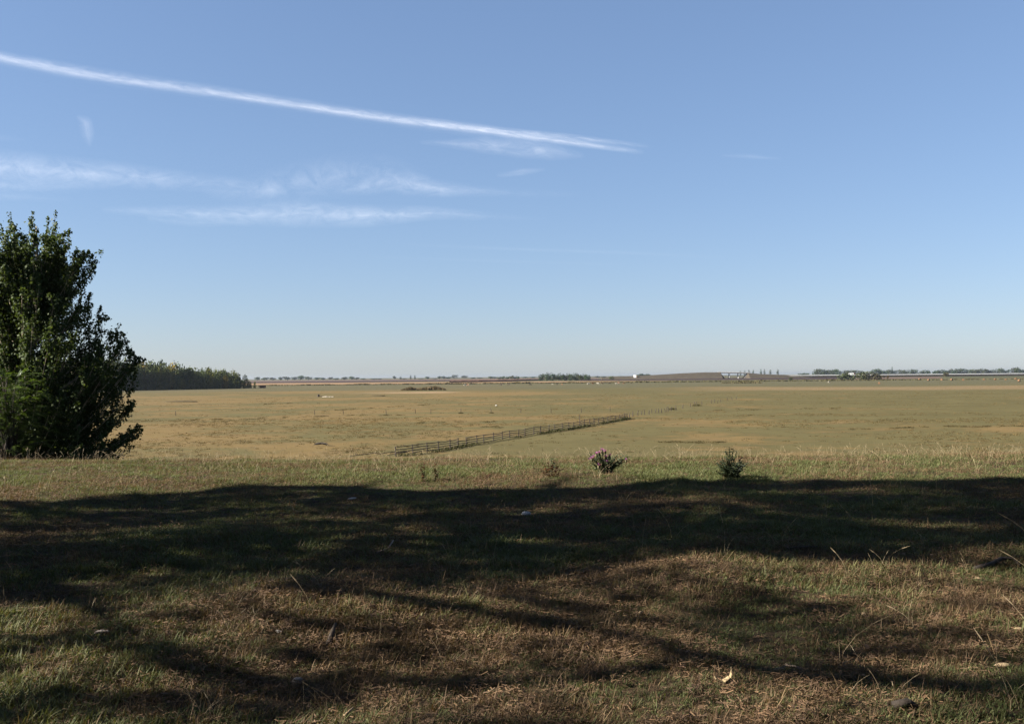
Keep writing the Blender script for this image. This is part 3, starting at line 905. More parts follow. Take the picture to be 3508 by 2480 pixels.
def tuft_at(name, px, py, r, h, mat, label, cat, n=120):
    q0 = gp(px, py); q = []
    for _ in range(n):
        a = random.uniform(0, 6.28); d = r * math.sqrt(random.random())
        x, y = q0.x + math.cos(a) * d, q0.y + math.sin(a) * d
        hh = h * random.uniform(.4, 1) * (1 - .5 * d / r); w = .05 * random.uniform(.6, 1.6)
        b_ = random.uniform(0, 3.14); c, s = math.cos(b_) * w, math.sin(b_) * w
        lx, ly = random.uniform(-.3, .3) * h, random.uniform(-.3, .3) * h
        q += [(x - c, y - s, -.01), (x + c, y + s, -.01), (x + c * .4 + lx, y + s * .4 + ly, hh), (x - c * .4 + lx, y - s * .4 + ly, hh)]
    o = link(name, quad_mesh(name, q, n, mat)); return tag(o, label, cat)
tuft_at('weed_clump', 1579, 1416, .6, .35, weed_tuft, 'small dark weed clump at the foot of a lone post, left one of the pair', 'weed')
tuft_at('weed_clump', 1683, 1415, .6, .3, weed_tuft, 'small dark weed clump at the foot of a lone post, right one of the pair', 'weed')
tuft_at('weed_clump', 2304, 1404, .9, .8, weed_tuft, 'brown weed clump among the first stakes', 'weed')
tuft_at('weed_clump', 2388, 1391, 1.2, .9, M_weed, 'green weed clump among the farther stakes', 'weed')
M_fgrass = leaf_mat('fence_grass', (.045, .052, .018), (.085, .080, .032), .25, .8, .1)
q = []
for _ in range(2200):
    s = random.random() ** 1.0 * tot
    a = along_fence(s); dens = float(fbm(np.array([s / 6.0]), np.array([3.3]), 4)[0])
    if dens < .45: continue
    a = a + Vector((random.uniform(-.1, .9), random.uniform(-.9, .2), 0)); h = random.uniform(.12, .42) * dens * 1.6; w = random.uniform(.03, .07)
    lx, ly = random.uniform(-.25, .25) * h, random.uniform(-.2, .2) * h; t = random.uniform(0, 3.14); c, d = math.cos(t) * w, math.sin(t) * w
    q += [(a.x - c, a.y - d, -.01), (a.x + c, a.y + d, -.01), (a.x + c * .4 + lx, a.y + d * .4 + ly, h), (a.x - c * .4 + lx, a.y - d * .4 + ly, h)]
fg = link('fence_grass', quad_mesh('fence_grass', q, len(q) // 4, M_fgrass), kind='stuff')
fg['label'] = 'rank green grass growing along the foot of the rail fence'; fg['category'] = 'grass'

# debris on the plain
q0 = gp(1112, 1528)
o = empty('fallen_branch', q0); tag(o, 'dark dead branch lying in the tan grass left of the rail fence', 'branch')
def X_(px): return (px - 1112) / F * q0.y
MB().tube([(X_(1080), 0, .25), (X_(1092), .1, .30), (X_(1105), .2, .32), (X_(1120), .1, .12)], [.10, .13, .12, .05], 7).build('bough', M_wood, o)
MB().tube([(X_(1100), .1, .3), (X_(1118), -.1, .35), (X_(1128), -.2, .1), (X_(1150), -.3, .03)], [.06, .05, .035, .02], 6).build('twig', M_wood, o)
MB().tube([(X_(1090), .1, .28), (X_(1078), -.2, .22), (X_(1076), -.3, .1)], [.06, .045, .02], 6).build('twig', M_wood, o)
q0 = gp(1090, 1359)
o = empty('dead_stump', q0); tag(o, 'dark broken stump beside a heap of pale rubble in the green pasture', 'stump')
MB().tube([(0, 0, -.1), (.05, 0, .5), (-.15, 0, 1.0)], [.55, .42, .25], 8).build('trunk_base', M_wood, o)
MB().tube([(.1, 0, .4), (.7, 0, 1.0), (.8, .1, 1.35)], [.22, .14, .06], 6).build('broken_limb', M_wood, o)
MB().tube([(.2, 0, .2), (1.2, -.1, .2), (2.2, 0, .08)], [.2, .14, .06], 6).build('root', M_wood, o)
M_rub = rough_mat('pale_rubble', ((.30, .26, .21), (.42, .38, .32)), 2)
rub = empty('rubble_heap', gp(1120, 1360)); tag(rub, 'low heap of pale broken rubble right of the dark stump', 'rubble')
for i in range(16):
    Vv, Fc = lumpy(i, random.uniform(.25, .5), random.uniform(.25, .5), random.uniform(.12, .28), 1)
    c = link('lump', mesh_np('lump', Vv, Fc, M_rub), rub); c.location = (random.uniform(-1.9, 2.6), random.uniform(-1.6, 1.6), .08)
Vv, Fc = lumpy(5, .30, .24, .15, 2); o = link('white_stone', mesh_np('white_stone', Vv, Fc, rough_mat('white_stone', ((.34, .32, .29), (.42, .40, .37)), 3))); o.location = gp(1700, 1390) + Vector((0, 0, .1)); tag(o, 'bright white stone lying alone in the tan pasture', 'stone')
for px, py, w, lab in ((1293, 1357, 3.6, 'low dark earth mound in front of the reed bed'), (622, 1377, 6.0, 'flat dark weedy hump on the pasture below the wood')):
    Vv, Fc = lumpy(int(px), w, w * .6, .5, 3, .2); o = link('earth_mound', mesh_np('earth_mound', Vv, Fc, field_mat('mound', (.075, .058, .03), (.10, .08, .042), .6), smooth_shade=True)); o.location = gp(px, py); tag(o, lab, 'mound')

# ------------------------------------------------------------------ leafy trees near by
def leaf_quads(C, n_hint, size, r, flat=.5):
    """kite-shaped leaves at centres C with preferred normals n_hint"""
    k = len(C)
    nrm = n_hint + r.normal(size=(k, 3)) * flat
    nrm /= np.linalg.norm(nrm, axis=1)[:, None]
    a = np.cross(nrm, r.normal(size=(k, 3))); a /= np.linalg.norm(a, axis=1)[:, None]
    b = np.cross(nrm, a)
    s = (size * r.uniform(.65, 1.25, k))[:, None]
    droop = nrm * s * .18
    return np.stack([C - a * s * .55, C - b * s * .45 - droop * .6 + a * s * -.05, C + a * s * .6 - droop, C + b * s * .45 - droop * .6 - a * s * .05], 1).reshape(-1, 3)

M_poplar = leaf_mat('poplar_leaves', (.038, .064, .015), (.080, .110, .032), .32, .65, .12)
M_pbark = rough_mat('pale_poplar_bark', ((.20, .17, .12), (.34, .29, .21)), 6, .8)
PX0, PYY = px_x(70, 31.0), 31.0
PZ = gz(PX0, PYY)
pop = empty('poplar_tree', (PX0, PYY, PZ - .1))
pop.scale = (1.455, 1.455, 1.50)
tag(pop, 'bushy young poplar with many upright leafy leaders at the left edge', 'tree')
hz_ = [0, .16, .66, 1.16, 1.6, 2.1, 2.54, 3.04, 3.6, 3.97, 4.6, 4.9, 5.16, 5.5]
hr_ = [1.85, 2.02, 2.15, 2.22, 2.12, 2.22, 2.08, 1.75, 1.52, 1.32, 1.12, .85, .5, .2]
hz_ = [h * .96 for h in hz_]
rl = np.random.default_rng(5)
def bez(a, b, c, t):
    return a * (1 - t) ** 2 + b * 2 * t * (1 - t) + c * t * t
trunk_top = Vector((.35, 0, 4.9))
def trunk_pt(h):
    return np.array([.35 * (h / 4.9) ** 1.3 + .06 * math.sin(h * 2), .05 * math.sin(h * 1.7), h])
MB().tube([tuple(trunk_pt(h)) if h > 0 else (0, 0, -.2) for h in (0, .3, .8, 1.5, 2.2, 3, 3.8, 4.6, 5.1)], [.13, .11, .095, .085, .07, .055, .04, .025, .01], 9).build('trunk', M_pbark, pop, True)
C = []; Nn = []; twigs = MB()
def spray(P0, P1, n, spread, tipw=1.0):
    """leaves along a shoot"""
    t = rl.uniform(0, 1, n) ** .8
    c = P0[None] * (1 - t[:, None]) + P1[None] * t[:, None]
    w = spread * (1 - t * .75)
    off = rl.normal(size=(n, 3)) * w[:, None] * .6
    C.append(c + off)
    hint = off / (np.linalg.norm(off, axis=1)[:, None] + 1e-6) + np.array([0, 0, .35])
    Nn.append(hint)
nb = 470
limb_id = 0
for i in range(nb):
    h_t = rl.uniform(.2, 4.6) if i > 46 else (3.4 + 1.58 * i / 46)
    az = i * 2.39996 + rl.uniform(-.3, .3)
    rad = np.interp(h_t, hz_, hr_) * (rl.uniform(.84, 1.03) if i % 2 else rl.uniform(.3, .85))
    rad *= .87 + .28 * float(fbm(np.array([az % 6.283 * 1.6]), np.array([h_t * 1.1]), 55, 2)[0])
    h_s = max(.08, h_t - rad * rl.uniform(.55, 1.2) - .15)
    h_s = min(h_s, 4.6)
    A = trunk_pt(h_s); T = np.array([math.cos(az) * rad + .2 * (h_t / 5), math.sin(az) * rad, h_t])
    Bm = A * .45 + T * .55 + np.array([0, 0, -.22 * rad + .02])
    ts = np.linspace(0, 1, 7)
    P = [bez(A, Bm, T, t) for t in ts]
    r0 = .012 + .018 * rad / 2.5
    if i % 12 == 0:
        MB().tube([tuple(p) for p in P], [r0 * 1.2 * (1 - .8 * t) for t in ts], 6).build('limb', M_pbark, pop)
    else:
        twigs.tube([tuple(p) for p in P], [r0 * (1 - .85 * t) for t in ts], 4, False)
    nt_ = int(5 + 10 * rad / 2.5) if i > 46 else 7
    for j in range(nt_):
        t = rl.uniform(.28, 1) if j else 1.0
        S = bez(A, Bm, T, t)
        out_d = np.array([math.cos(az + rl.uniform(-1, 1)), math.sin(az + rl.uniform(-1, 1)), 0])
        Ln = rl.uniform(.18, .42) * ((1.9 if i < 47 else 1.7 if i % 3 == 0 else 1.0) if j == 0 else 1)
        E = S + out_d * Ln * (.12 if j == 0 else .6) + np.array([0, 0, Ln * rl.uniform(.25, 1.0)])
        spray(S, E, int(32 + 30 * Ln), .10 if j == 0 else .14)
        if j % 2 == 0:
            twigs.tube([tuple(S), tuple(E)], [.005, .002], 3, False)
twigs.build('twig_mass', M_pbark, pop)['kind'] = 'stuff'
C = np.concatenate(C); Nn = np.concatenate(Nn)
C[:, 2] = np.maximum(C[:, 2], -.12)
o = link('foliage', quad_mesh('foliage', leaf_quads(C, Nn, .052, rl), len(C), M_poplar), pop, 'stuff')
print('poplar leaves', len(C))

# feathery bright shrub in front of the poplar
M_loc = leaf_mat('bright_feathery_leaves', (.062, .110, .020), (.10, .15, .036), .4, .5, .3)
LX, LY = px_x(15, 27.6), 27.6
loc = empty('feathery_shrub', (LX, LY, gz(LX, LY)))
loc.scale = (1.45, 1.45, 1.45)
tag(loc, 'bright green feathery-leaved shrub in front of the poplar at the left edge', 'shrub')
Q_ = []; sb = MB()
for i in range(110):
    az = i * 2.4 + rl.uniform(-.3, .3); h = rl.uniform(.35, 1.75); rad = rl.uniform(.3, 1.25) * (1 - .35 * (h / 1.75) ** 2)
    A = np.array([rl.uniform(-.25, .25), rl.uniform(-.25, .25), .0]); T = np.array([math.cos(az) * rad, math.sin(az) * rad, h]); Bm = np.array([T[0] * .35, T[1] * .35, h * 1.05])
    P = [bez(A, Bm, T, t) for t in np.linspace(0, 1, 6)]
    sb.tube([tuple(p) for p in P], [.012, .010, .008, .006, .004, .002], 4, False)
    for j in range(13):
        t = rl.uniform(.35, 1.0); S = bez(A, Bm, T, t)
        d = np.array([math.cos(az + rl.uniform(-1.2, 1.2)), math.sin(az + rl.uniform(-1.2, 1.2)), rl.uniform(-.25, .45)]); d /= np.linalg.norm(d)
        ln = rl.uniform(.16, .30); sd_ = np.cross(d, [0, 0, 1]); sd_ /= np.linalg.norm(sd_); up = np.cross(sd_, d)
        for kx in range(9):
            for s in (-1, 1):
                c = S + d * ln * (kx + 1) / 9 - np.array([0, 0, .35 * ln * ((kx + 1) / 9) ** 2])
                v = sd_ * s * .9 + d * .35 + up * rl.uniform(-.1, .3); L_ = .040 * rl.uniform(.8, 1.2); wd = d * .011
                Q_ += [c, c + v * L_ * .5 - wd, c + v * L_, c + v * L_ * .5 + wd]
sb.build('stem_cluster', M_bark, loc)['kind'] = 'stuff'
link('foliage', quad_mesh('foliage', np.array(Q_), len(Q_) // 4, M_loc), loc, 'stuff')

# tall trees outside the left edge: their crowns throw the shade over the bank
SH = Vector((-TO_SUN.x, -TO_SUN.y)).normalized()
COT = 1 / math.tan(SUN_EL)
far_x = [-9, -6.6, -5.0, -3.7, -2.4, -1.0, 1.0, 2.2, 3.3, 5.5, 7.75, 12]
far_y = [12.6, 12.9, 13.9, 14.9, 14.9, 13.7, 14.3, 14.9, 15.4, 15.3, 15.2, 15.0]
near_x = [-9, -3.5, -2.3, -1.5, -.9, 0, .56, 1.43, 2.2, 3.3, 4.5, 9]
near_y = [6.9, 6.85, 7.0, 7.15, 7.3, 7.6, 7.8, 8.3, 8.2, 8.3, 8.8, 9.2]
band1 = [(-1.3, 7.2), (-.95, 7.1), (.45, 6.23), (1.34, 5.46), (2.26, 5.03), (3.2, 4.8)]
band2 = [(-2.9, 6.4), (-2.62, 6.2), (-1.75, 5.44), (-1.17, 5.32), (-.8, 5.35)]
band3 = [(-3, 4.8), (-2.47, 4.85), (-1.37, 4.95), (-1.0, 5.0)]
band4 = [(0.0, 7.2), (.76, 6.6), (1.11, 6.43), (1.39, 6.0), (1.63, 5.6), (2.1, 5.3)]
def shade_want(gx, gy):
    fy = np.interp(gx, far_x, far_y) + (fbm(gx * 1.3, gy * 0 + 1, 71, 3) - .5) * .5
    ny_ = np.interp(gx, near_x, near_y) + (fbm(gx * .9, gy * 0 + 5, 72, 3) - .5) * .7
    inside = smooth((fy - gy) / .22) * smooth((gy - ny_) / .5)
    deep = smooth((gy - (fy - 1.3)) / .8) * smooth((gx + 5.2) / 1.0)      # the far rim is the densest
    hole = .75 * smooth((fbm(gx * .42 + 3, gy * 1.25 + 2, 81, 4) - .52) / .12) + .45 * smooth((fbm(gx * 1.1 + 3, gy * 2.8 + 2, 85, 3) - .52) / .16)
    hole = np.minimum(hole, 1) * (1 - .85 * deep)
    fleck = smooth((vnoise(gx * 2.3 + gy, gy * 4.4, 87) - .70) / .12) * smooth((fbm(gx * .6, gy * .9, 88, 2) - .40) / .15)
    hole = np.maximum(hole, .9 * fleck)
    tau = inside * (5.5 * (1 - hole) + 1.0 * hole)
    low = smooth((fbm(gx * 1.2 + 9, gy * 2.4, 83, 4) - .42) / .25)
    tau = np.maximum(tau, (.30 + 1.1 * low)  * smooth((fy - 2 - gy) / .5))
    for bnd, wd, st_ in ((band1, .17, 4.6), (band2, .24, 2.8), (band3, .24, 2.2), (band4, .12, 3.2)):
        bx = [p_[0] for p_ in bnd]; by = [p_[1] for p_ in bnd]
        d = np.abs(gy - np.interp(gx, bx, by) - (fbm(gx * 1.6, gx * 0 + 7, 33, 2) - .5) * .4)
        ok = (gx > bx[0]) & (gx < bx[-1])
        tau = np.maximum(tau, np.where(ok, st_ * (1 - smooth((d - wd * .3) / (wd * 1.0))) * (.55 + .9 * vnoise(gx * 2.2, gy * 3, 37)), 0))
    for k in range(9):                        # thin bough-like shadow streaks at made-up positions
        x0_, y0_ = -3.2 + .75 * k + .3 * math.sin(k * 5.1), 5.0 + 2.4 * abs(math.sin(k * 2.3 + .4)); sl = -.42 + .75 * math.sin(k * 1.9 + 1)
        d = np.abs(gy - (y0_ + sl * (gx - x0_) + .22 * np.sin(gx * 2.1 + k)))
        tau = np.maximum(tau, 3.0 * (1 - smooth((d - .04) / .08)) * (np.abs(gx - x0_) < .9 + .4 * math.sin(k * 3.3)))
    return tau
M_shade = leaf_mat('broad_leaves', (.040, .060, .016), (.070, .092, .028), .2, .5, .4)
M_tbark = rough_mat('rough_bark', ((.05, .04, .032), (.10, .082, .065)), 3)
rt = np.random.default_rng(21)
def in_view(P, m=1.2):
    d = P - np.array(EYE)
    f = d @ np.array(_f); x = d @ np.array(_r); y = d @ np.array(_u)
    return (f > 0) & (np.abs(x) < W / 2 / F * m * f + .3) & (y < H / 2 / F * m * f + .3)

def shade_tree(X, Y, h0, h1, rad, nleaf, label, flat=1.0):
    z0 = gz(X, Y)
    o = empty('shade_tree', (X, Y, z0)); tag(o, label, 'tree')
    MB().tube([(0, 0, -.3), (.05, .03, h0 * .6), (-.1, .1, h0 * 1.1), (.05, 0, (h0 + h1) / 2), (0, 0, h1 * .9)], [.32, .26, .21, .13, .03], 12).build('trunk', M_tbark, o, True)
    for i in range(16):
        a = i * 2.4; hh = h0 + (h1 - h0) * rt.uniform(.0, .6); rr = rad * rt.uniform(.5, .9)
        A = np.array([0, 0, hh]); T = np.array([math.cos(a) * rr, math.sin(a) * rr, hh + rr * rt.uniform(.3, .9)])
        Bm = A * .5 + T * .5 + np.array([0, 0, -.1 * rr])
        MB().tube([tuple(bez(A, Bm, T, t)) for t in (0, .3, .6, 1)], [.09, .06, .04, .012], 6).build('limb', M_tbark, o)
    # leaves in clusters within the crown
    nc = nleaf // 40
    zc = rt.uniform(0, 1, nc); ang = rt.uniform(0, 2 * math.pi, nc)
    prof = np.sin(np.pi * np.clip(zc * .86 + .12, 0, 1)) ** .6
    rr = rad * prof * np.sqrt(rt.uniform(0, 1, nc))
    cc = np.stack([np.cos(ang) * rr, np.sin(ang) * rr, h0 + (h1 - h0) * zc], 1)
    P = (cc[:, None, :] + rt.normal(size=(nc, 40, 3)) * np.array([.24, .24, .2])).reshape(-1, 3)
    P = P[~in_view(P + np.array([X, Y, z0]))]
    hgt = P[:, 2] + z0 - 6.4
    CROWNS.append((o, P, X + P[:, 0] + SH.x * COT * hgt, Y + P[:, 1] + SH.y * COT * hgt))
CROWNS = []
shade_tree(-13.0, 7.6, 2.4, 13.2, 6.0, 190000, 'tall leafy tree outside the left edge shading the middle of the bank')
shade_tree(-15.5, 11.2, 2.6, 13.8, 3.6, 70000, 'tall leafy tree outside the left edge shading the far rim of the bank')
shade_tree(-5.5, -4.5, 3.2, 14.5, 5.5, 90000, 'unseen broad leafy tree added behind the camera to the left to block sky light')  # this and the next two: unseen trees added to keep sky light off the bank
shade_tree(5.0, -5.5, 3.4, 15.0, 6.0, 90000, 'unseen broad leafy tree added behind the camera to the right to block sky light')
shade_tree(14.0, 7.0, 3.0, 14.0, 6.0, 80000, 'unseen broad leafy tree added outside the right edge of the bank to block sky light')  # added out of frame to deepen the shade from the right
shade_tree(-12.5, 1.0, 2.8, 10.5, 3.6, 60000, 'thin-crowned tree outside the left edge throwing branch shadows on the nearest grass')

# drop leaves so the shadow of the crowns follows the shade pattern drawn above
CELL = .2
def cell(gx, gy):
    return np.clip(((gx + 20) / CELL).astype(int), 0, 299), np.clip(((gy + 15) / CELL).astype(int), 0, 224)
cnt = np.zeros((300, 225))
for o, P, gx, gy in CROWNS:
    np.add.at(cnt, cell(gx, gy), 1)
cnt = cnt + 1e-3
for o, P, gx, gy in CROWNS:
    have = cnt[cell(gx, gy)] * .0062 / (CELL * CELL)
    seen = (gy > 3.9) & (np.abs(gx) < .51 * 1.25 * gy + 1.0)
    P = P[rt.uniform(0, 1, len(P)) < np.where(seen, shade_want(gx, gy) / have, 1.0)]
    hint = rt.normal(size=(len(P), 3)) * .6 + np.array([0, 0, .5])
    link('foliage', quad_mesh('foliage', leaf_quads(P, hint, .105, rt), len(P), M_shade), o, 'stuff')
    print('shade leaves', len(P))

# ------------------------------------------------------------------ near grass (uncountable)
def blade(b, base, az, ln, w, bend, lean=0.0):
    d = Vector((math.cos(az), math.sin(az), 0)); s = Vector((-d.y, d.x, 0)) * w
    n = len(b.v); pts = []
    for t in (0, .45, .8, 1.0):
        out_ = lean * t + bend * t * t
        pts.append(Vector(base) + d * ln * out_ + Vector((0, 0, ln * (t - .35 * abs(bend) * t * t))))
    for i, p_ in enumerate(pts[:3]):
        k = (1, .85, .5)[i]
        b.v += [tuple(p_ - s * k), tuple(p_ + s * k)]
    b.v.append(tuple(pts[3]))
    b.f += [(n, n + 1, n + 3, n + 2), (n + 2, n + 3, n + 5, n + 4), (n + 4, n + 5, n + 6)]

M_green = leaf_mat('green_blades', (.058, .074, .024), (.112, .118, .048), .3, .65, .15, inst=True, c3=(.155, .115, .055))
M_dry = leaf_mat('dry_blades', (.100, .064, .030), (.190, .130, .068), .25, .7, .2, inst=True, c3=(.085, .047, .027))
M_litter = leaf_mat('straw_litter', (.070, .036, .019), (.180, .112, .060), .1, .8, .15, inst=True, c3=(.085, .055, .035))
M_stalk = leaf_mat('pale_stalks', (.24, .185, .11), (.34, .27, .17), .1, .7, .2, inst=True, c3=(.14, .10, .055))
M_stalk2 = leaf_mat('pale_tuft_stalks', (.12, .088, .048), (.20, .152, .09), .1, .7, .2)
def coll(name, meshes):
    c = bpy.data.collections.new(name)
    for i, me in enumerate(meshes):
        o = bpy.data.objects.new('%s_%02d' % (name, i), me); c.objects.link(o)
    return c
def tuft(n, r, hmin, hmax, w, mat, bend=.6):
    b = MB()
    for _ in range(n):
        a = random.uniform(0, 6.28); d = r * math.sqrt(random.random())
        blade(b, (math.cos(a) * d, math.sin(a) * d, -.008), random.uniform(0, 6.28), random.uniform(hmin, hmax), w * random.uniform(.7, 1.3), random.uniform(.1, bend), random.uniform(.0, .55))
    return b.mesh('tuft', mat)
c_green = coll('green_tuft', [tuft(18, .055, .018, .055, .0021, M_green, 1.1) for _ in range(6)] + [tuft(12, .04, .03, .085, .0025, M_green, 1.1) for _ in range(3)] + [tuft(9, .05, .012, .03, .007, M_green, 1.2) for _ in range(2)])
c_dry = coll('dry_tuft', [tuft(16, .06, .018, .05, .0018, M_dry, 1.2) for _ in range(5)] + [tuft(10, .05, .035, .10, .0017, M_dry, 1.0) for _ in range(3)])
def litter(n, r):
    b = MB()
    for _ in range(n):
        a = random.uniform(0, 6.28); d = r * math.sqrt(random.random()); x, y = math.cos(a) * d, math.sin(a) * d
        t = random.uniform(0, 6.28); l = random.uniform(.004, .017); w = random.uniform(.0008, .0018); z = random.uniform(.004, .024); tilt = random.uniform(-.4, .4) * l
        if random.random() < .06: l, w = random.uniform(.007, .014), random.uniform(.004, .007)
        dx, dy = math.cos(t) * l, math.sin(t) * l; sx, sy = -math.sin(t) * w, math.cos(t) * w
        b.poly([(x - dx - sx, y - dy - sy, z - tilt), (x - dx + sx, y - dy + sy, z - tilt + .002), (x + dx + sx, y + dy + sy, z + tilt + .002), (x + dx - sx, y + dy - sy, z + tilt)])
    return b.mesh('litter', M_litter)
c_lit = coll('straw_bits', [litter(26, .09) for _ in range(6)])
def stalk(b, base, h, az, bend, r=.0013, head=True):
    d = Vector((math.cos(az), math.sin(az), 0)); P = []
    for t in (0, .3, .6, .85, 1):
        P.append(Vector(base) + d * h * bend * t * t + Vector((0, 0, h * (t - .2 * bend * t * t))))
    b.tube(P, [r * 1.2, r, r * .9, r * .7, r * .5], 3, False)
    if head:
        q = P[-1] - P[-2]
        b.tube([P[-2], P[-2] + q * .4, P[-1] + q * .3], [r, r * 2.6, r * .6], 4, False)
def stalk_mesh(n):
    b = MB()
    for _ in range(n):
        stalk(b, (random.uniform(-.03, .03), random.uniform(-.03, .03), -.01), random.uniform(.14, .34), random.uniform(0, 6.28), random.uniform(.05, .8), head=random.random() < .5)
    return b.mesh('stalk', M_stalk)
c_stk = coll('dry_stalk', [stalk_mesh(k) for k in (1, 1, 2, 2, 3)])

def scatter(name, XY, idx_, scl, tint, val, collection, label, cat, zoff=0.0, tilt=.15, plain=False):
    n = len(XY)
    z = (np.zeros(n) if plain else ground_z(XY[:, 0], XY[:, 1])) + zoff
    me = bpy.data.meshes.new(name)
    me.vertices.add(n)
    me.vertices.foreach_set('co', np.column_stack([XY, z]).astype(np.float32).ravel())
    def attr(nm, ty, data, key='value'):
        a = me.attributes.new(nm, ty, 'POINT'); a.data.foreach_set(key, data.ravel())
    attr('pick', 'INT', idx_.astype(np.int32))
    attr('scl', 'FLOAT', scl.astype(np.float32)); attr('tint', 'FLOAT', tint.astype(np.float32)); attr('val', 'FLOAT', val.astype(np.float32))
    rot = np.column_stack([rng.normal(0, tilt, n), rng.normal(0, tilt, n), rng.uniform(0, 6.28, n)]).astype(np.float32)
    attr('rot', 'FLOAT_VECTOR', rot, 'vector')
    o = link(name, me, kind='stuff'); o['label'] = label; o['category'] = cat
    ng = bpy.data.node_groups.new(name, 'GeometryNodeTree')
    ng.interface.new_socket('Geometry', in_out='INPUT', socket_type='NodeSocketGeometry')
    ng.interface.new_socket('Geometry', in_out='OUTPUT', socket_type='NodeSocketGeometry')
    gi = ng.nodes.new('NodeGroupInput'); go = ng.nodes.new('NodeGroupOutput')
    ci = ng.nodes.new('GeometryNodeCollectionInfo'); ci.inputs['Collection'].default_value = collection; ci.inputs['Separate Children'].default_value = True; ci.inputs['Reset Children'].default_value = True
    iop = ng.nodes.new('GeometryNodeInstanceOnPoints'); iop.inputs['Pick Instance'].default_value = True
    def na(nm, ty):
        k = ng.nodes.new('GeometryNodeInputNamedAttribute'); k.data_type = ty; k.inputs[0].default_value = nm; return k.outputs[0]
    e2r = ng.nodes.new('FunctionNodeEulerToRotation')
    ng.links.new(na('rot', 'FLOAT_VECTOR'), e2r.inputs[0])
    ng.links.new(gi.outputs[0], iop.inputs['Points']); ng.links.new(ci.outputs[0], iop.inputs['Instance'])
    ng.links.new(na('pick', 'INT'), iop.inputs['Instance Index']); ng.links.new(e2r.outputs[0], iop.inputs['Rotation']); ng.links.new(na('scl', 'FLOAT'), iop.inputs['Scale'])
    ng.links.new(iop.outputs[0], go.inputs[0])
    md = o.modifiers.new('scatter', 'NODES'); md.node_group = ng
    return o

def wedge(n, y0, y1, widen=1.13, extra=.5):
    y = np.sqrt(rng.uniform(y0 * y0, y1 * y1, n)); x = rng.uniform(-1, 1, n) * (.51 * widen * y + extra)
    return np.column_stack([x, y])
def area(y0, y1): return .51 * 1.13 * (y1 * y1 - y0 * y0)
def dryness(X, Y):
    d = fbm(X / 1.7 + 4, Y / 1.7, 41, 4) * .75 + fbm(X / .5, Y / .5, 43, 3) * .35
    d = d + (.52 - d) * .55 * smooth((Y - 13) / 3)
    d = d - .06 - .05 * smooth((Y - 12) / 4) + .07 * smooth((Y - 18) / 4) - .05 * smooth((-X - .3) / 2.0) * smooth((8 - Y) / 2.0)
    d = d + .07 * np.clip((X / (.51 * Y)), -1, 1) * smooth((11 - Y) / 4) - .02
    for mx, my, mr, mh in MOUNDS[:2]:
        d = d + .22 * np.exp(-((X - mx) ** 2 + (Y - my) ** 2) / (mr * mr * 1.1))
    return d
def rings(specs):
    return np.concatenate([wedge(int(area(a, b_) * dens), a, b_) for a, b_, dens in specs])
# green
P = rings([(4.0, 7, 800), (7, 11, 560), (11, 16, 380), (16, 23, 280), (23, 32, 60)])
d = dryness(P[:, 0], P[:, 1])
P = P[rng.uniform(0, 1, len(P)) < np.clip(1.85 - 1.9 * d, .28, 1)]
d = dryness(P[:, 0], P[:, 1])
ln_ = fbm(P[:, 0] / 1.1, P[:, 1] / 1.1, 61, 3)
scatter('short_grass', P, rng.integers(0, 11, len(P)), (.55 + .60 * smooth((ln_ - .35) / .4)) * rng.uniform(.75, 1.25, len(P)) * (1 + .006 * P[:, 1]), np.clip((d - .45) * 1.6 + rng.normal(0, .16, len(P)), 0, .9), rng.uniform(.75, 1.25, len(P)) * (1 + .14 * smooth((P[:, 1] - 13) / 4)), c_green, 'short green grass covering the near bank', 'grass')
n1 = len(P)
# dry
P = rings([(4.0, 7, 720), (7, 11, 480), (11, 16, 320), (16, 23, 240), (23, 32, 50)])
d = dryness(P[:, 0], P[:, 1])
P = P[rng.uniform(0, 1, len(P)) < np.clip(2.0 * d - .55, .08, 1)]
scatter('dry_grass', P, rng.integers(0, 8, len(P)), rng.uniform(.6, 1.2, len(P)) * (1 + .006 * P[:, 1]), np.clip(rng.normal(.35, .3, len(P)), 0, 1), rng.uniform(.7, 1.25, len(P)), c_dry, 'withered tan grass mixed into the turf of the near bank', 'grass')
n2 = len(P)
P = rings([(19, 26.5, 34)])
P = P[fbm(P[:, 0] / 1.5, P[:, 1] / 1.5, 97, 3) > .47]
scatter('rim_grass', P, rng.integers(5, 8, len(P)), rng.uniform(.6, 1.3, len(P)), np.clip(rng.normal(.3, .25, len(P)), 0, 1), rng.uniform(.85, 1.2, len(P)), c_dry, 'taller pale grass along the rim of the bank', 'grass')
P = rings([(4.0, 7, 330), (7, 11, 200), (11, 16, 110), (16, 22, 70)])
d = dryness(P[:, 0], P[:, 1])
P = P[rng.uniform(0, 1, len(P)) < np.clip(2.1 * d - .6, .12, 1)]
scatter('straw_litter', P, rng.integers(0, 6, len(P)), rng.uniform(.7, 1.4, len(P)), np.clip(rng.normal(.4, .3, len(P)), 0, 1), rng.uniform(.7, 1.2, len(P)), c_lit, 'broken straw and leaf litter lying on the bank', 'litter', .004, .1)
n3 = len(P)
P = rings([(4.0, 8, 4), (8, 14, 2.2), (14, 19, 6), (19, 26, 10), (26, 32, 5)])
cl = fbm(P[:, 0] / 1.2, P[:, 1] / 1.2, 91, 3)
P = P[rng.uniform(0, 1, len(P)) < np.clip((cl - .35) * 3, .05, 1)]
scatter('seed_stalks', P, rng.integers(0, 5, len(P)), rng.uniform(.6, 1.25, len(P)), np.clip(rng.normal(.35, .3, len(P)), 0, 1), rng.uniform(.8, 1.2, len(P)), c_stk, 'thin dry seed stalks standing above the turf', 'grass', 0, .12)
print('scatter', n1, n2, n3, len(P))
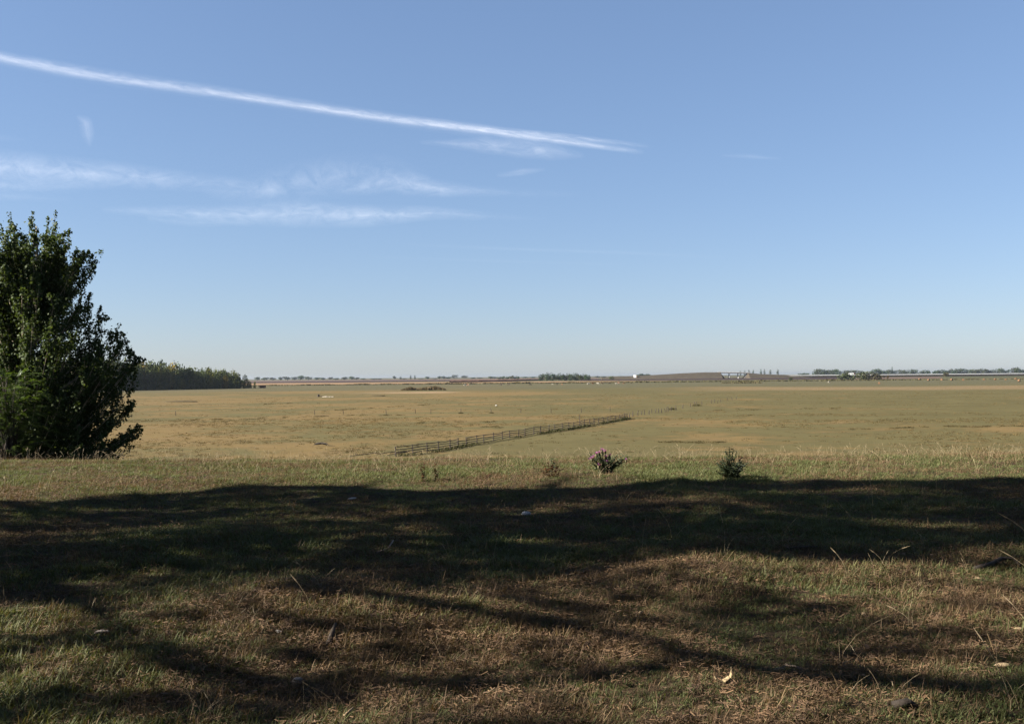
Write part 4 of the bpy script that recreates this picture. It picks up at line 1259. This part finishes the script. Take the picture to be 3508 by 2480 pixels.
# tussocks of the plain
M_tus = leaf_mat('plain_tussock', (.070, .058, .025), (.092, .074, .032), .2, .85, .1, inst=True, c3=(.130, .090, .038))
def tussock():
    b = MB()
    for _ in range(26):
        a = random.uniform(0, 6.28); d = .45 * math.sqrt(random.random())
        blade(b, (math.cos(a) * d, math.sin(a) * d, -.02), random.uniform(0, 6.28), random.uniform(.06, .15), .025, random.uniform(.2, 1.0), random.uniform(0, .6))
    return b.mesh('tussock', M_tus)
c_tus = coll('tussock', [tussock() for _ in range(5)])
P = np.concatenate([wedge(16000, 78, 200), wedge(10000, 200, 420), wedge(4000, 420, 800)])
cl = fbm(P[:, 0] / 14, P[:, 1] / 14, 95, 4)
P = P[rng.uniform(0, 1, len(P)) < np.clip((cl - .42) * 5, .06, 1)]
cl = fbm(P[:, 0] / 30, P[:, 1] / 30, 96, 3)
trk = []
for ln in ([(1090, 1412), (1200, 1404), (1290, 1398), (1440, 1388), (1560, 1381)], [(1040, 1428), (1160, 1424), (1280, 1423), (1390, 1421)], [(1640, 1461), (1720, 1465)], [(2400, 1405), (2650, 1402), (2900, 1398)], [(2250, 1514), (2480, 1516)], [(1420, 1449), (1700, 1444)],
           [(640, 1440), (820, 1434), (980, 1431)], [(2900, 1470), (3200, 1462), (3508, 1460)], [(2500, 1372), (2680, 1370)], [(900, 1385), (1100, 1380)]):
    ln = np.array(ln, float); L_ = np.r_[0, np.cumsum(np.hypot(*np.diff(ln, axis=0).T))]
    for t in rng.uniform(0, L_[-1], int(L_[-1] * .4)):
        if vnoise(t / 22.0, ln[0, 0], 5) < .45: continue
        q = gp(np.interp(t, L_, ln[:, 0]), np.interp(t, L_, ln[:, 1]) + rng.normal(0, 1.3) + 3 * (vnoise(t / 60.0, ln[0, 1], 9) - .5)); trk.append((q.x, q.y))
trk = np.array(trk)
scatter('pasture_tussocks', P, rng.integers(0, 5, len(P)), rng.uniform(.5, 1.3, len(P)), np.clip(cl * 2.2 - .5 + rng.normal(0, .2, len(P)), 0, 1), rng.uniform(.8, 1.15, len(P)), c_tus, 'low grass tussocks dotting the far pasture', 'grass', 0, .1)
scatter('rank_grass_lines', trk, rng.integers(0, 5, len(trk)), rng.uniform(.7, 1.5, len(trk)), rng.uniform(0, .2, len(trk)), rng.uniform(.7, 1.0, len(trk)), c_tus, 'thin dark lines of rank grass along old tracks across the pasture', 'grass', 0, .1)

# ------------------------------------------------------------------ thistles and dead weeds at the rim
M_thst = leaf_mat('thistle_green', (.055, .075, .030), (.095, .115, .050), .15, .6, .25)
M_thdk = leaf_mat('dark_thistle', (.024, .036, .015), (.042, .058, .025), .1, .6, .2)
M_pink = leaf_mat('thistle_pink', (.40, .14, .36), (.52, .24, .47), .3, .8, .1)
M_bract = rough_mat('thistle_bract', ((.05, .055, .025), (.07, .06, .03)), 30)
def thistle_leaf(b, P0, d, L):
    """spiny lobed leaf as a fan of small pointed faces"""
    up = Vector((0, 0, 1)); s = d.cross(up).normalized(); nrm = s.cross(d)
    prev = Vector(P0)
    n = 5
    for k in range(n):
        t = (k + 1) / n
        p_ = Vector(P0) + d * L * t - up * L * .35 * t * t
        w = L * .07 * (1 - t * .6)
        b.poly([prev - s * w, prev + s * w, p_ + s * w * .7, p_ - s * w * .7])
        for sg in (-1, 1):
            tip = prev.lerp(p_, .8) + s * sg * L * .24 * (1 - t * .65) + nrm * L * random.uniform(-.03, .12) + d * L * .06
            b.poly([prev + s * sg * w, tip, p_ + s * sg * w * .7])
        prev = p_
def thistle(px, py, H_, stems, spread, mat, label, flowers=(), bushy=1.0, lean=(0, 0)):
    q = onground(px, py)
    o = empty('thistle', q); tag(o, label, 'thistle')
    for (ang, ln, up) in stems:
        b = MB(); d = Vector((math.cos(ang), math.sin(ang) * .8, 0)); P = []
        for t in (0, .25, .5, .75, 1):
            P.append(Vector((lean[0] * t, 0, 0)) + d * spread * ln * t ** 1.2 + Vector((0, 0, -.01 + H_ * up * t)))
        b.tube(P, [.009, .008, .007, .006, .004], 5)
        st_o = b.build('stem', mat, o)
        lb = MB()
        for j in range(int(15 * bushy * (.5 + up))):
            t = random.uniform(.08, .98); i0 = min(int(t * 4), 3); c = P[i0].lerp(P[i0 + 1], t * 4 - i0)
            a = random.uniform(0, 6.28)
            thistle_leaf(lb, c, Vector((math.cos(a), math.sin(a), random.uniform(.2, .9))).normalized(), random.uniform(.07, .15) * (1.15 - t * .5))
        lb.build('stem_leaves', mat, st_o)
    for j in range(8):
        a = random.uniform(0, 6.28); lb = MB()
        thistle_leaf(lb, (0, 0, .01), Vector((math.cos(a), math.sin(a), .45)).normalized(), random.uniform(.12, .2)); lb.build('leaf', mat, o)
    for fx, fz, s in flowers:
        fl = empty('flower_head', (0, 0, 0)); fl.parent = o
        X = (fx - px) / F * q.y; Z = (py - fz) / F * q.y; Yd = random.uniform(-.22, -.08); s = s * 1.6
        c = Vector((X, Yd, Z))
        b = MB(); b.tube([c + Vector((0, 0, -.028 * s)), c + Vector((0, 0, -.014 * s)), c + Vector((0, 0, .003 * s))], [.006 * s, .013 * s, .010 * s], 8); b.build('bract_cup', M_bract, fl)
        b = MB()
        for k in range(34):
            a = random.uniform(0, 6.28); w = Vector((math.cos(a), math.sin(a), 0)); e_ = c + w * random.uniform(.006, .027) * s + Vector((0, 0, random.uniform(.010, .028) * s)); sd = Vector((-w.y, w.x, 0)) * .0028 * s
            b.poly([c - sd * .6, c + sd * .6, e_ + sd, e_ - sd])
        b.build('florets', M_pink, fl)
        MB().tube([c + Vector((0, 0, -.026 * s)), Vector((c.x * .55, c.y * .5, c.z * .45))], [.003, .004], 4).build('flower_stalk', mat, fl)
    return o
random.seed(31)
st1 = [(random.uniform(0, 6.28), random.uniform(.4, 1.0), random.uniform(.5, .95)) for _ in range(24)] + [(math.pi, .9, .98), (2.6, .6, 1.0), (0.2, 1.2, .75), (-.2, 1.25, .8), (.1, 1.1, .6)]
thistle(2075, 1624, .37, st1, .30, M_thst, 'thistle bush with pink flower heads on the rim of the bank',
        [(2024, 1568, 1.0), (2031, 1562, .8), (2040, 1553, 1.0), (2050, 1550, .9), (2060, 1541, 1.0), (2063, 1549, 1.05), (2073, 1546, .8), (2073, 1564, 1.0), (2086, 1562, 1.1), (2075, 1584, 1.35), (2047, 1592, 1.0), (2140, 1574, .8), (2018, 1572, .8)], 1.25)
st2 = [(random.uniform(0, 6.28), random.uniform(.4, 1.1), random.uniform(.25, .6)) for _ in range(24)] + [(.3, .25, 1.0), (2.6, .25, .92), (.1, .45, .95), (2.0, .2, .8), (3.0, .45, .7), (.2, .75, .7), (1.5, .1, 1.05)]
thistle(2500, 1641, .48, st2, .27, M_thdk, 'dark flowerless spiny thistle standing right of the pink one', (), 1.3)

M_brown = leaf_mat('dead_brown_leaf', (.055, .024, .010), (.11, .052, .021), .15, .8, .1)
def dead_weed(px, py, h, stems, label, mat=None):
    q = onground(px, py); o = empty('withered_weed', q); tag(o, label, 'weed')
    for dx, hh, ln in stems:
        b = MB(); P = [Vector((dx * .3, 0, -.01)), Vector((dx * .8, .01, hh * .4)), Vector((dx, 0, hh * .75)), Vector((dx + ln, .01, hh))]
        b.tube(P, [.004, .0035, .003, .0015], 5); s_o = b.build('stem', M_brown, o)
        lb = MB()
        for _ in range(22):
            t = random.uniform(.15, .95); i0 = min(int(t * 3), 2); c = P[i0].lerp(P[i0 + 1], t * 3 - i0); a = random.uniform(0, 6.28)
            d = Vector((math.cos(a), math.sin(a), random.uniform(-.6, .5))); s = d.cross(Vector((0, 0, 1))).normalized() * .008; l = random.uniform(.015, .045)
            l *= 1.9; s = s * 1.8; lb.poly([c, c + d * l * .5 + s, c + d * l, c + d * l * .5 - s])
        lb.build('withered_leaves', mat or M_brown, s_o)
    return o
dead_weed(1452, 1652, .3, [(-.03, .24, .01), (0, .18, -.03), (.01, .30, -.01)], 'rust-brown withered weed, left of the close pair on the rim')
dead_weed(1492, 1650, .3, [(.01, .27, -.02), (.04, .17, .01), (-.01, .2, -.01)], 'rust-brown withered weed, right of the close pair on the rim')
dead_weed(1668, 1643, .06, [(0, .06, .02), (.02, .07, -.03)], 'tiny brown weed shoot between the close pair and the greying clump')
dead_weed(1885, 1634, .2, [(-.07, .16, -.02), (.02, .2, .02), (.09, .16, .05), (.12, .19, .04), (-.02, .22, .0), (-.12, .12, -.05), (.16, .13, .05), (.05, .17, -.03), (-.04, .14, .03)], 'reddish brown weed clump with a few green tips left of the pink thistle')
dead_weed(1895, 1628, .2, [(-.02, .28, .0), (.0, .25, .02)], 'small green sprig standing in the reddish brown clump', M_thst)

# ------------------------------------------------------------------ small things on the turf
random.seed(77)
M_chip = rough_mat('pale_wood_chip', ((.17, .12, .068), (.25, .185, .11)), 14, .8)
M_husk = rough_mat('pale_husk', ((.17, .13, .07), (.24, .185, .105)), 14, .7)
M_stick = rough_mat('grey_stick', ((.10, .075, .055), (.17, .13, .10)), 10)
M_drk = rough_mat('dark_rotten_wood', ((.018, .014, .011), (.035, .027, .021)), 10)
def curled_husk(px, py, label):
    q = onground(px, py); o = empty('curled_husk', q, .2); o.scale = (.75, .75, .75); tag(o, label, 'husk')
    b = MB(); n = 7
    for i in range(n + 1):
        t = i / n
        x = -.06 + .10 * t; z = .075 * max(0, .45 - t) ** 1.2 + .012 + .07 * max(0, t - .62)
        for wv, wz in ((-.026, .012), (0, 0), (.026, .014)):
            b.v.append((x, wv * (1 - .6 * abs(t - .5)), z + wz))
    for i in range(n):
        for k in range(2):
            b.f.append((i * 3 + k, i * 3 + k + 1, (i + 1) * 3 + k + 1, (i + 1) * 3 + k))
    a = b.build('lower_blade', M_husk, o); a.modifiers.new('t', 'SOLIDIFY').thickness = .004
    b = MB(); b.v = [(.035, -.02, .02), (.04, .025, .022), (.062, .022, .075), (.055, -.012, .07), (.062, .012, .115), (.05, -.006, .115)]
    b.f = [(0, 1, 2, 3), (3, 2, 4, 5)]
    a = b.build('upright_flap', M_husk, o); a.modifiers.new('t', 'SOLIDIFY').thickness = .004
curled_husk(2480, 2355, 'curled pale yellow husk standing up in the grass at lower right')
def chip(px, py, L, w, rz, mat, label, name='wood_chip', cat='wood chip', h=.012, zoff=.02):
    q = onground(px, py); Vv, Fc = lumpy(int(px) % 97, L / 2, w / 2, h, 2, .35, 1.2)
    o = link(name, mesh_np(name, Vv, Fc, mat)); o.location = q + Vector((0, 0, zoff)); o.rotation_euler = (random.uniform(-.15, .15), random.uniform(-.2, .2), rz); return tag(o, label, cat)
chip(3435, 2292, .085, .035, -.1, M_chip, 'largest pale wood chip near the lower right edge')
chip(3490, 2166, .06, .025, .2, M_chip, 'pale wood chip at the right edge above the largest one')
chip(2668, 2310, .06, .016, .15, M_chip, 'narrow pale wood chip right of the curled husk')
chip(2195, 2115, .05, .02, .9, M_chip, 'pale wood chip at the foot of the bare earth mound')
chip(2958, 2113, .05, .022, 1.3, M_chip, 'upright pale chip in the dry turf at right')
chip(1550, 2205, .07, .012, .1, M_chip, 'slim pale splinter in the middle of the lit turf')
chip(3350, 1990, .06, .025, -.3, M_chip, 'pale chip below the dark root at right')
chip(3330, 1800, .07, .022, -.2, M_chip, 'pale chip lying in the shade near the right edge')
chip(1020, 2350, .06, .045, .3, rough_mat('grey_stone', ((.12, .10, .085), (.17, .145, .12)), 9), 'grey stone half sunk in the turf at lower left', 'stone', 'stone', .024, .015)
chip(345, 2178, .10, .03, .05, rough_mat('grey_bark', ((.13, .11, .095), (.19, .16, .14)), 9), 'flat grey bark piece in the shade at left', 'bark_piece', 'bark', .012)
chip(955, 2182, .06, .02, -.4, rough_mat('white_bone', ((.20, .18, .16), (.26, .24, .21)), 9), 'small whitish chip beside the lit hummock at left', 'white_chip', 'chip', .01)
chip(1802, 1767, .12, .06, .1, rough_mat('white_scrap', ((.17, .175, .185), (.21, .215, .225)), 9), 'small whitish scrap lying in the deep shade in the middle', 'paper_scrap', 'scrap', .03)
chip(1205, 1716, .12, .04, .1, rough_mat('dull_scrap', ((.22, .21, .20), (.28, .27, .26)), 9), 'dull grey scrap in the shade below the rim at centre left', 'bark_piece', 'bark', .014)
def stick(pts, r, label, mat=M_stick, name='stick', cat='stick', lift=.012):
    P = []
    for px, py, dz in pts:
        q = onground(px, py); P.append(q + Vector((0, 0, dz + lift)))
    o0 = P[0]; o = link(name, MB().tube([p_ - o0 for p_ in P], [r * (1 - .5 * i / (len(P) - 1)) for i in range(len(P))], 7).mesh(name, mat, True)); o.location = o0
    return tag(o, label, cat)
stick([(2700, 1888, 0), (2760, 1884, .01), (2850, 1880, .0)], .016, 'dark straight stick lying in the shade at right', M_drk)
stick([(3340, 1955, 0), (3395, 1945, .01), (3430, 1930, .03), (3470, 1928, .02), (3495, 1945, 0)], .022, 'dark crooked root arching out of the turf at the right edge', M_drk, 'dead_root', 'root')
stick([(1290, 1900, 0), (1330, 1890, .01), (1348, 1875, .05)], .012, 'short upturned bark strip in the dappled shade at centre left', M_stick)
stick([(1125, 2215, 0), (1140, 2190, .02), (1150, 2170, .05)], .018, 'dark short stump of wood in the lit turf at left', M_drk, 'wood_stub', 'wood')
stick([(2690, 2285, 0), (2760, 2300, .004)], .006, 'thin twig right of the curled husk', M_stick)
stick([(1180, 2470, .01), (1210, 2458, .03)], .008, 'bent pale twig at the bottom edge left of centre', M_chip)
stick([(3060, 2440, .0), (3110, 2430, .02), (3140, 2440, 0)], .022, 'dark rotten knot of wood at the bottom right', M_drk, 'wood_stub', 'wood')
def tall_tuft(px, py, n, h, lean, label, wide=.05):
    q = onground(px, py); o = empty('dry_grass_tuft', q); tag(o, label, 'grass tuft')
    for i in range(n):
        b = MB(); stalk(b, (random.uniform(-wide, wide), random.uniform(-wide, wide), -.01), h * random.uniform(.55, 1.1), random.uniform(0, 6.28) if random.random() < .5 else (0 if lean > 0 else math.pi), random.uniform(.1, .9), .0012, random.random() < .5)
        b.build('stalk', M_stalk2, o)
    return o
tall_tuft(715, 2470, 16, .17, .5, 'sheaf of bent yellow dry stalks at the bottom left')
tall_tuft(1890, 2450, 14, .18, -.4, 'spreading tuft of pale dry stalks at the bottom centre')
tall_tuft(820, 2180, 12, .34, .3, 'tall thin dark-based stalks between the two lit patches at left', .09)
tall_tuft(1620, 2060, 9, .22, .3, 'dry stalks rising from the edge of the shade at centre', .14)
tall_tuft(1780, 2080, 4, .30, .1, 'single tallest pale stalks in the shade just right of centre', .03)
tall_tuft(2115, 2030, 3, .25, .1, 'thin brown stalks left of the bare earth mound', .03)
tall_tuft(1140, 2440, 5, .16, -.2, 'short upright pale stalks near the bottom left stone', .06)
tall_tuft(3000, 2400, 6, .15, .4, 'loose arching dry stalks in the lower right corner', .14)
tall_tuft(1480, 2300, 5, .24, .3, 'few crossing pale stalks in the lit turf at centre', .1)

# ------------------------------------------------------------------ contrail and cirrus
m, nt = new_mat('ice_cloud')
uv = nt.nodes.new('ShaderNodeUVMap'); sp = N(nt, 'ShaderNodeSeparateXYZ', {0: uv.outputs[0]})
va = mth(nt, 'ABSOLUTE', sp.outputs[1])
soft = mth(nt, 'POWER', mth(nt, 'SUBTRACT', 1.0, mth(nt, 'MINIMUM', va, 1.0)), 1.25)
ity = N(nt, 'ShaderNodeAttribute', attribute_name='amount')
cmb = N(nt, 'ShaderNodeCombineXYZ', {0: sp.outputs[0], 1: mth(nt, 'MULTIPLY', sp.outputs[1], .8), 2: 0.0})
frz = N(nt, 'ShaderNodeAttribute', attribute_name='fray')
n1_ = nz(nt, cmb.outputs[0], 1.5, 8, .68, .9)
st_ = ramp(nt, n1_, .30, .72)
str_ = mth(nt, 'ADD', mth(nt, 'MULTIPLY', st_, frz.outputs['Fac']), mth(nt, 'SUBTRACT', 1.0, frz.outputs['Fac']))
alpha = mth(nt, 'MULTIPLY', mth(nt, 'MULTIPLY', soft, str_), mth(nt, 'MULTIPLY', ity.outputs['Fac'], .225))
df = N(nt, 'ShaderNodeBsdfTranslucent', {'Color': (.9, .9, .92, 1)})
df2 = N(nt, 'ShaderNodeBsdfDiffuse', {'Color': (.9, .9, .92, 1)})
mx_ = N(nt, 'ShaderNodeMixShader', {0: .35, 1: df.outputs[0], 2: df2.outputs[0]})
tr = nt.nodes.new('ShaderNodeBsdfTransparent')
fin = N(nt, 'ShaderNodeMixShader', {0: alpha, 1: tr.outputs[0], 2: mx_.outputs[0]})
out(nt, fin.outputs[0])
M_ice = m
def cloud(name, strips, alt, label, cat, kind=None, gain=1.0):
    Vv = []; Fc = []; UV = []; AM = []; FR = []
    for si, (pts, wid, amt, fray, dalt) in enumerate(strips):
        pts = np.array(pts, float); seg = np.r_[0, np.cumsum(np.linalg.norm(np.diff(pts, axis=0), axis=1))]
        n = 80; s = np.linspace(0, seg[-1], n); cx = np.interp(s, seg, pts[:, 0]); cy = np.interp(s, seg, pts[:, 1])
        k = np.ones(9) / 9; cy = np.convolve(np.pad(cy, 4, mode='edge'), k, 'valid'); cx = np.convolve(np.pad(cx, 4, mode='edge'), k, 'valid')
        w = np.interp(s / seg[-1], np.linspace(0, 1, len(wid)), wid); am = np.interp(s / seg[-1], np.linspace(0, 1, len(amt)), amt) * gain
        tx, ty = np.gradient(cx), np.gradient(cy); ll = np.hypot(tx, ty); nxv, nyv = -ty / ll, tx / ll
        base = len(Vv); rows = np.linspace(-1, 1, 9)
        for i in range(n):
            for v in rows:
                Vv.append(tuple(gp(cx[i] + nxv[i] * w[i] * v, cy[i] + nyv[i] * w[i] * v, alt + dalt + 60 * v * v)))
                UV.append((s[i] / 130.0 + si * 7.3, v + si * 3.1 * 0)); AM.append(am[i]); FR.append(fray)
        for i in range(n - 1):
            for j in range(8):
                a = base + i * 9 + j; Fc.append((a, a + 1, a + 10, a + 9))
    me = mesh_np(name, Vv, Fc, M_ice)
    ul = me.uv_layers.new(name='UVMap'); li = np.zeros(len(me.loops), np.int32); me.loops.foreach_get('vertex_index', li)
    ul.data.foreach_set('uv', np.array(UV, np.float32)[li].ravel())
    for nm, dat in (('amount', AM), ('fray', FR)):
        a = me.attributes.new(nm, 'FLOAT', 'POINT'); a.data.foreach_set('value', np.array(dat, np.float32))
    o = link(name, me, kind=kind); o['label'] = label; o['category'] = cat
    return o
trail = [(-200, 165), (0, 203), (300, 262), (600, 303), (900, 345), (1300, 405), (1700, 455), (1950, 487)]
cloud('contrail', [(trail + [(2120, 512), (2240, 528)], [17, 18, 17, 15, 15, 17, 17, 15, 14, 12], [.5, .45, .5, .6, .7, .75, .8, .9, .9, .05], .7, 0),
                   ([(-200, 155), (0, 195), (300, 250), (600, 293), (900, 335), (1300, 397), (1700, 447), (1950, 468), (2150, 495), (2260, 508)], [18, 24, 26, 24, 22, 20, 18, 14, 13, 11], [.6, .6, .45, .35, .3, .3, .4, .65, .6, .03], .85, 150),
                   (trail + [(2215, 520)], [26, 28, 28, 26, 26, 28, 30, 24, 6], [.25, .25, .25, .25, .25, .25, .3, .25, .1], .8, -150)], 9000, 'long white contrail slanting down across the blue sky from the left', 'contrail')
wisps = [([(-150, 560), (60, 580), (200, 592), (420, 602), (640, 622), (900, 640)], [70, 70, 55, 40, 30], [.35, .38, .34, .22, .08], .8, 0),
         ([(-100, 625), (100, 640), (330, 640)], [45, 40, 20], [.18, .15, .02], .9, 100), ([(-100, 668), (250, 685)], [22, 12], [.14, .02], .8, 0),
         ([(330, 718), (600, 728), (800, 738), (1000, 730), (1250, 742), (1480, 728), (1650, 740), (1900, 755)], [14, 26, 40, 55, 45, 30, 18, 8], [.05, .22, .3, .38, .42, .32, .06, .0], .75, 0),
         ([(500, 750), (700, 765), (900, 760)], [16, 18, 10], [.08, .14, .02], .8, 100),
         ([(680, 660), (850, 655), (1000, 630), (1180, 600), (1330, 590), (1480, 620)], [40, 60, 80, 85, 70, 30], [.02, .12, .18, .18, .12, .02], .95, 50),
         ([(1160, 655), (1260, 640), (1340, 618), (1420, 632), (1500, 648), (1750, 655)], [14, 40, 50, 34, 22, 10], [.05, .3, .36, .34, .08, .0], .8, 0),
         ([(870, 655), (930, 650), (985, 660)], [20, 38, 18], [.05, .25, .03], .6, 30),
         ([(1430, 488), (1600, 495), (1720, 500), (1830, 512), (1950, 528), (2010, 540)], [10, 20, 34, 42, 34, 12], [.03, .2, .36, .42, .3, .02], .75, 0),
         ([(1700, 602), (1770, 592), (1870, 580)], [12, 16, 8], [.03, .24, .03], .6, 0), ([(262, 400), (292, 420), (298, 460), (305, 505)], [10, 28, 30, 10], [.05, .26, .18, .02], .5, 0),
         ([(1380, 838), (1800, 855), (2200, 868), (2500, 885)], [8, 9, 9, 8], [.01, .05, .05, .01], .5, 0), ([(1250, 880), (1700, 895), (2150, 908)], [8, 8, 8], [.01, .03, .01], .5, 0),
         ([(2470, 534), (2560, 536), (2680, 545)], [8, 12, 6], [.02, .13, .02], .6, 0), ([(-60, 470), (90, 478)], [20, 8], [.1, .02], .8, 0), ([(1500, 655), (1800, 662), (2000, 668)], [24, 20, 12], [.12, .08, .01], .9, 60)]
cloud('cirrus_clouds', wisps, 10000, 'thin white cirrus wisps in the left half of the sky', 'cloud', 'stuff', 1.4)

# ------------------------------------------------------------------ haze
m, nt = new_mat('haze_air')
pv = N(nt, 'ShaderNodeVolumePrincipled', {'Color': (.62, .69, .80, 1), 'Density': .000045, 'Anisotropy': 0.65})
out(nt, None, pv.outputs[0])
hz = MB().box((0, 0, 12.0), (2 * FAR + 200, 2 * FAR + 200, 27.0)).build('haze', m)
hz['kind'] = 'stuff'; hz['label'] = 'thin pale air haze lying over the whole plain'; hz['category'] = 'haze'
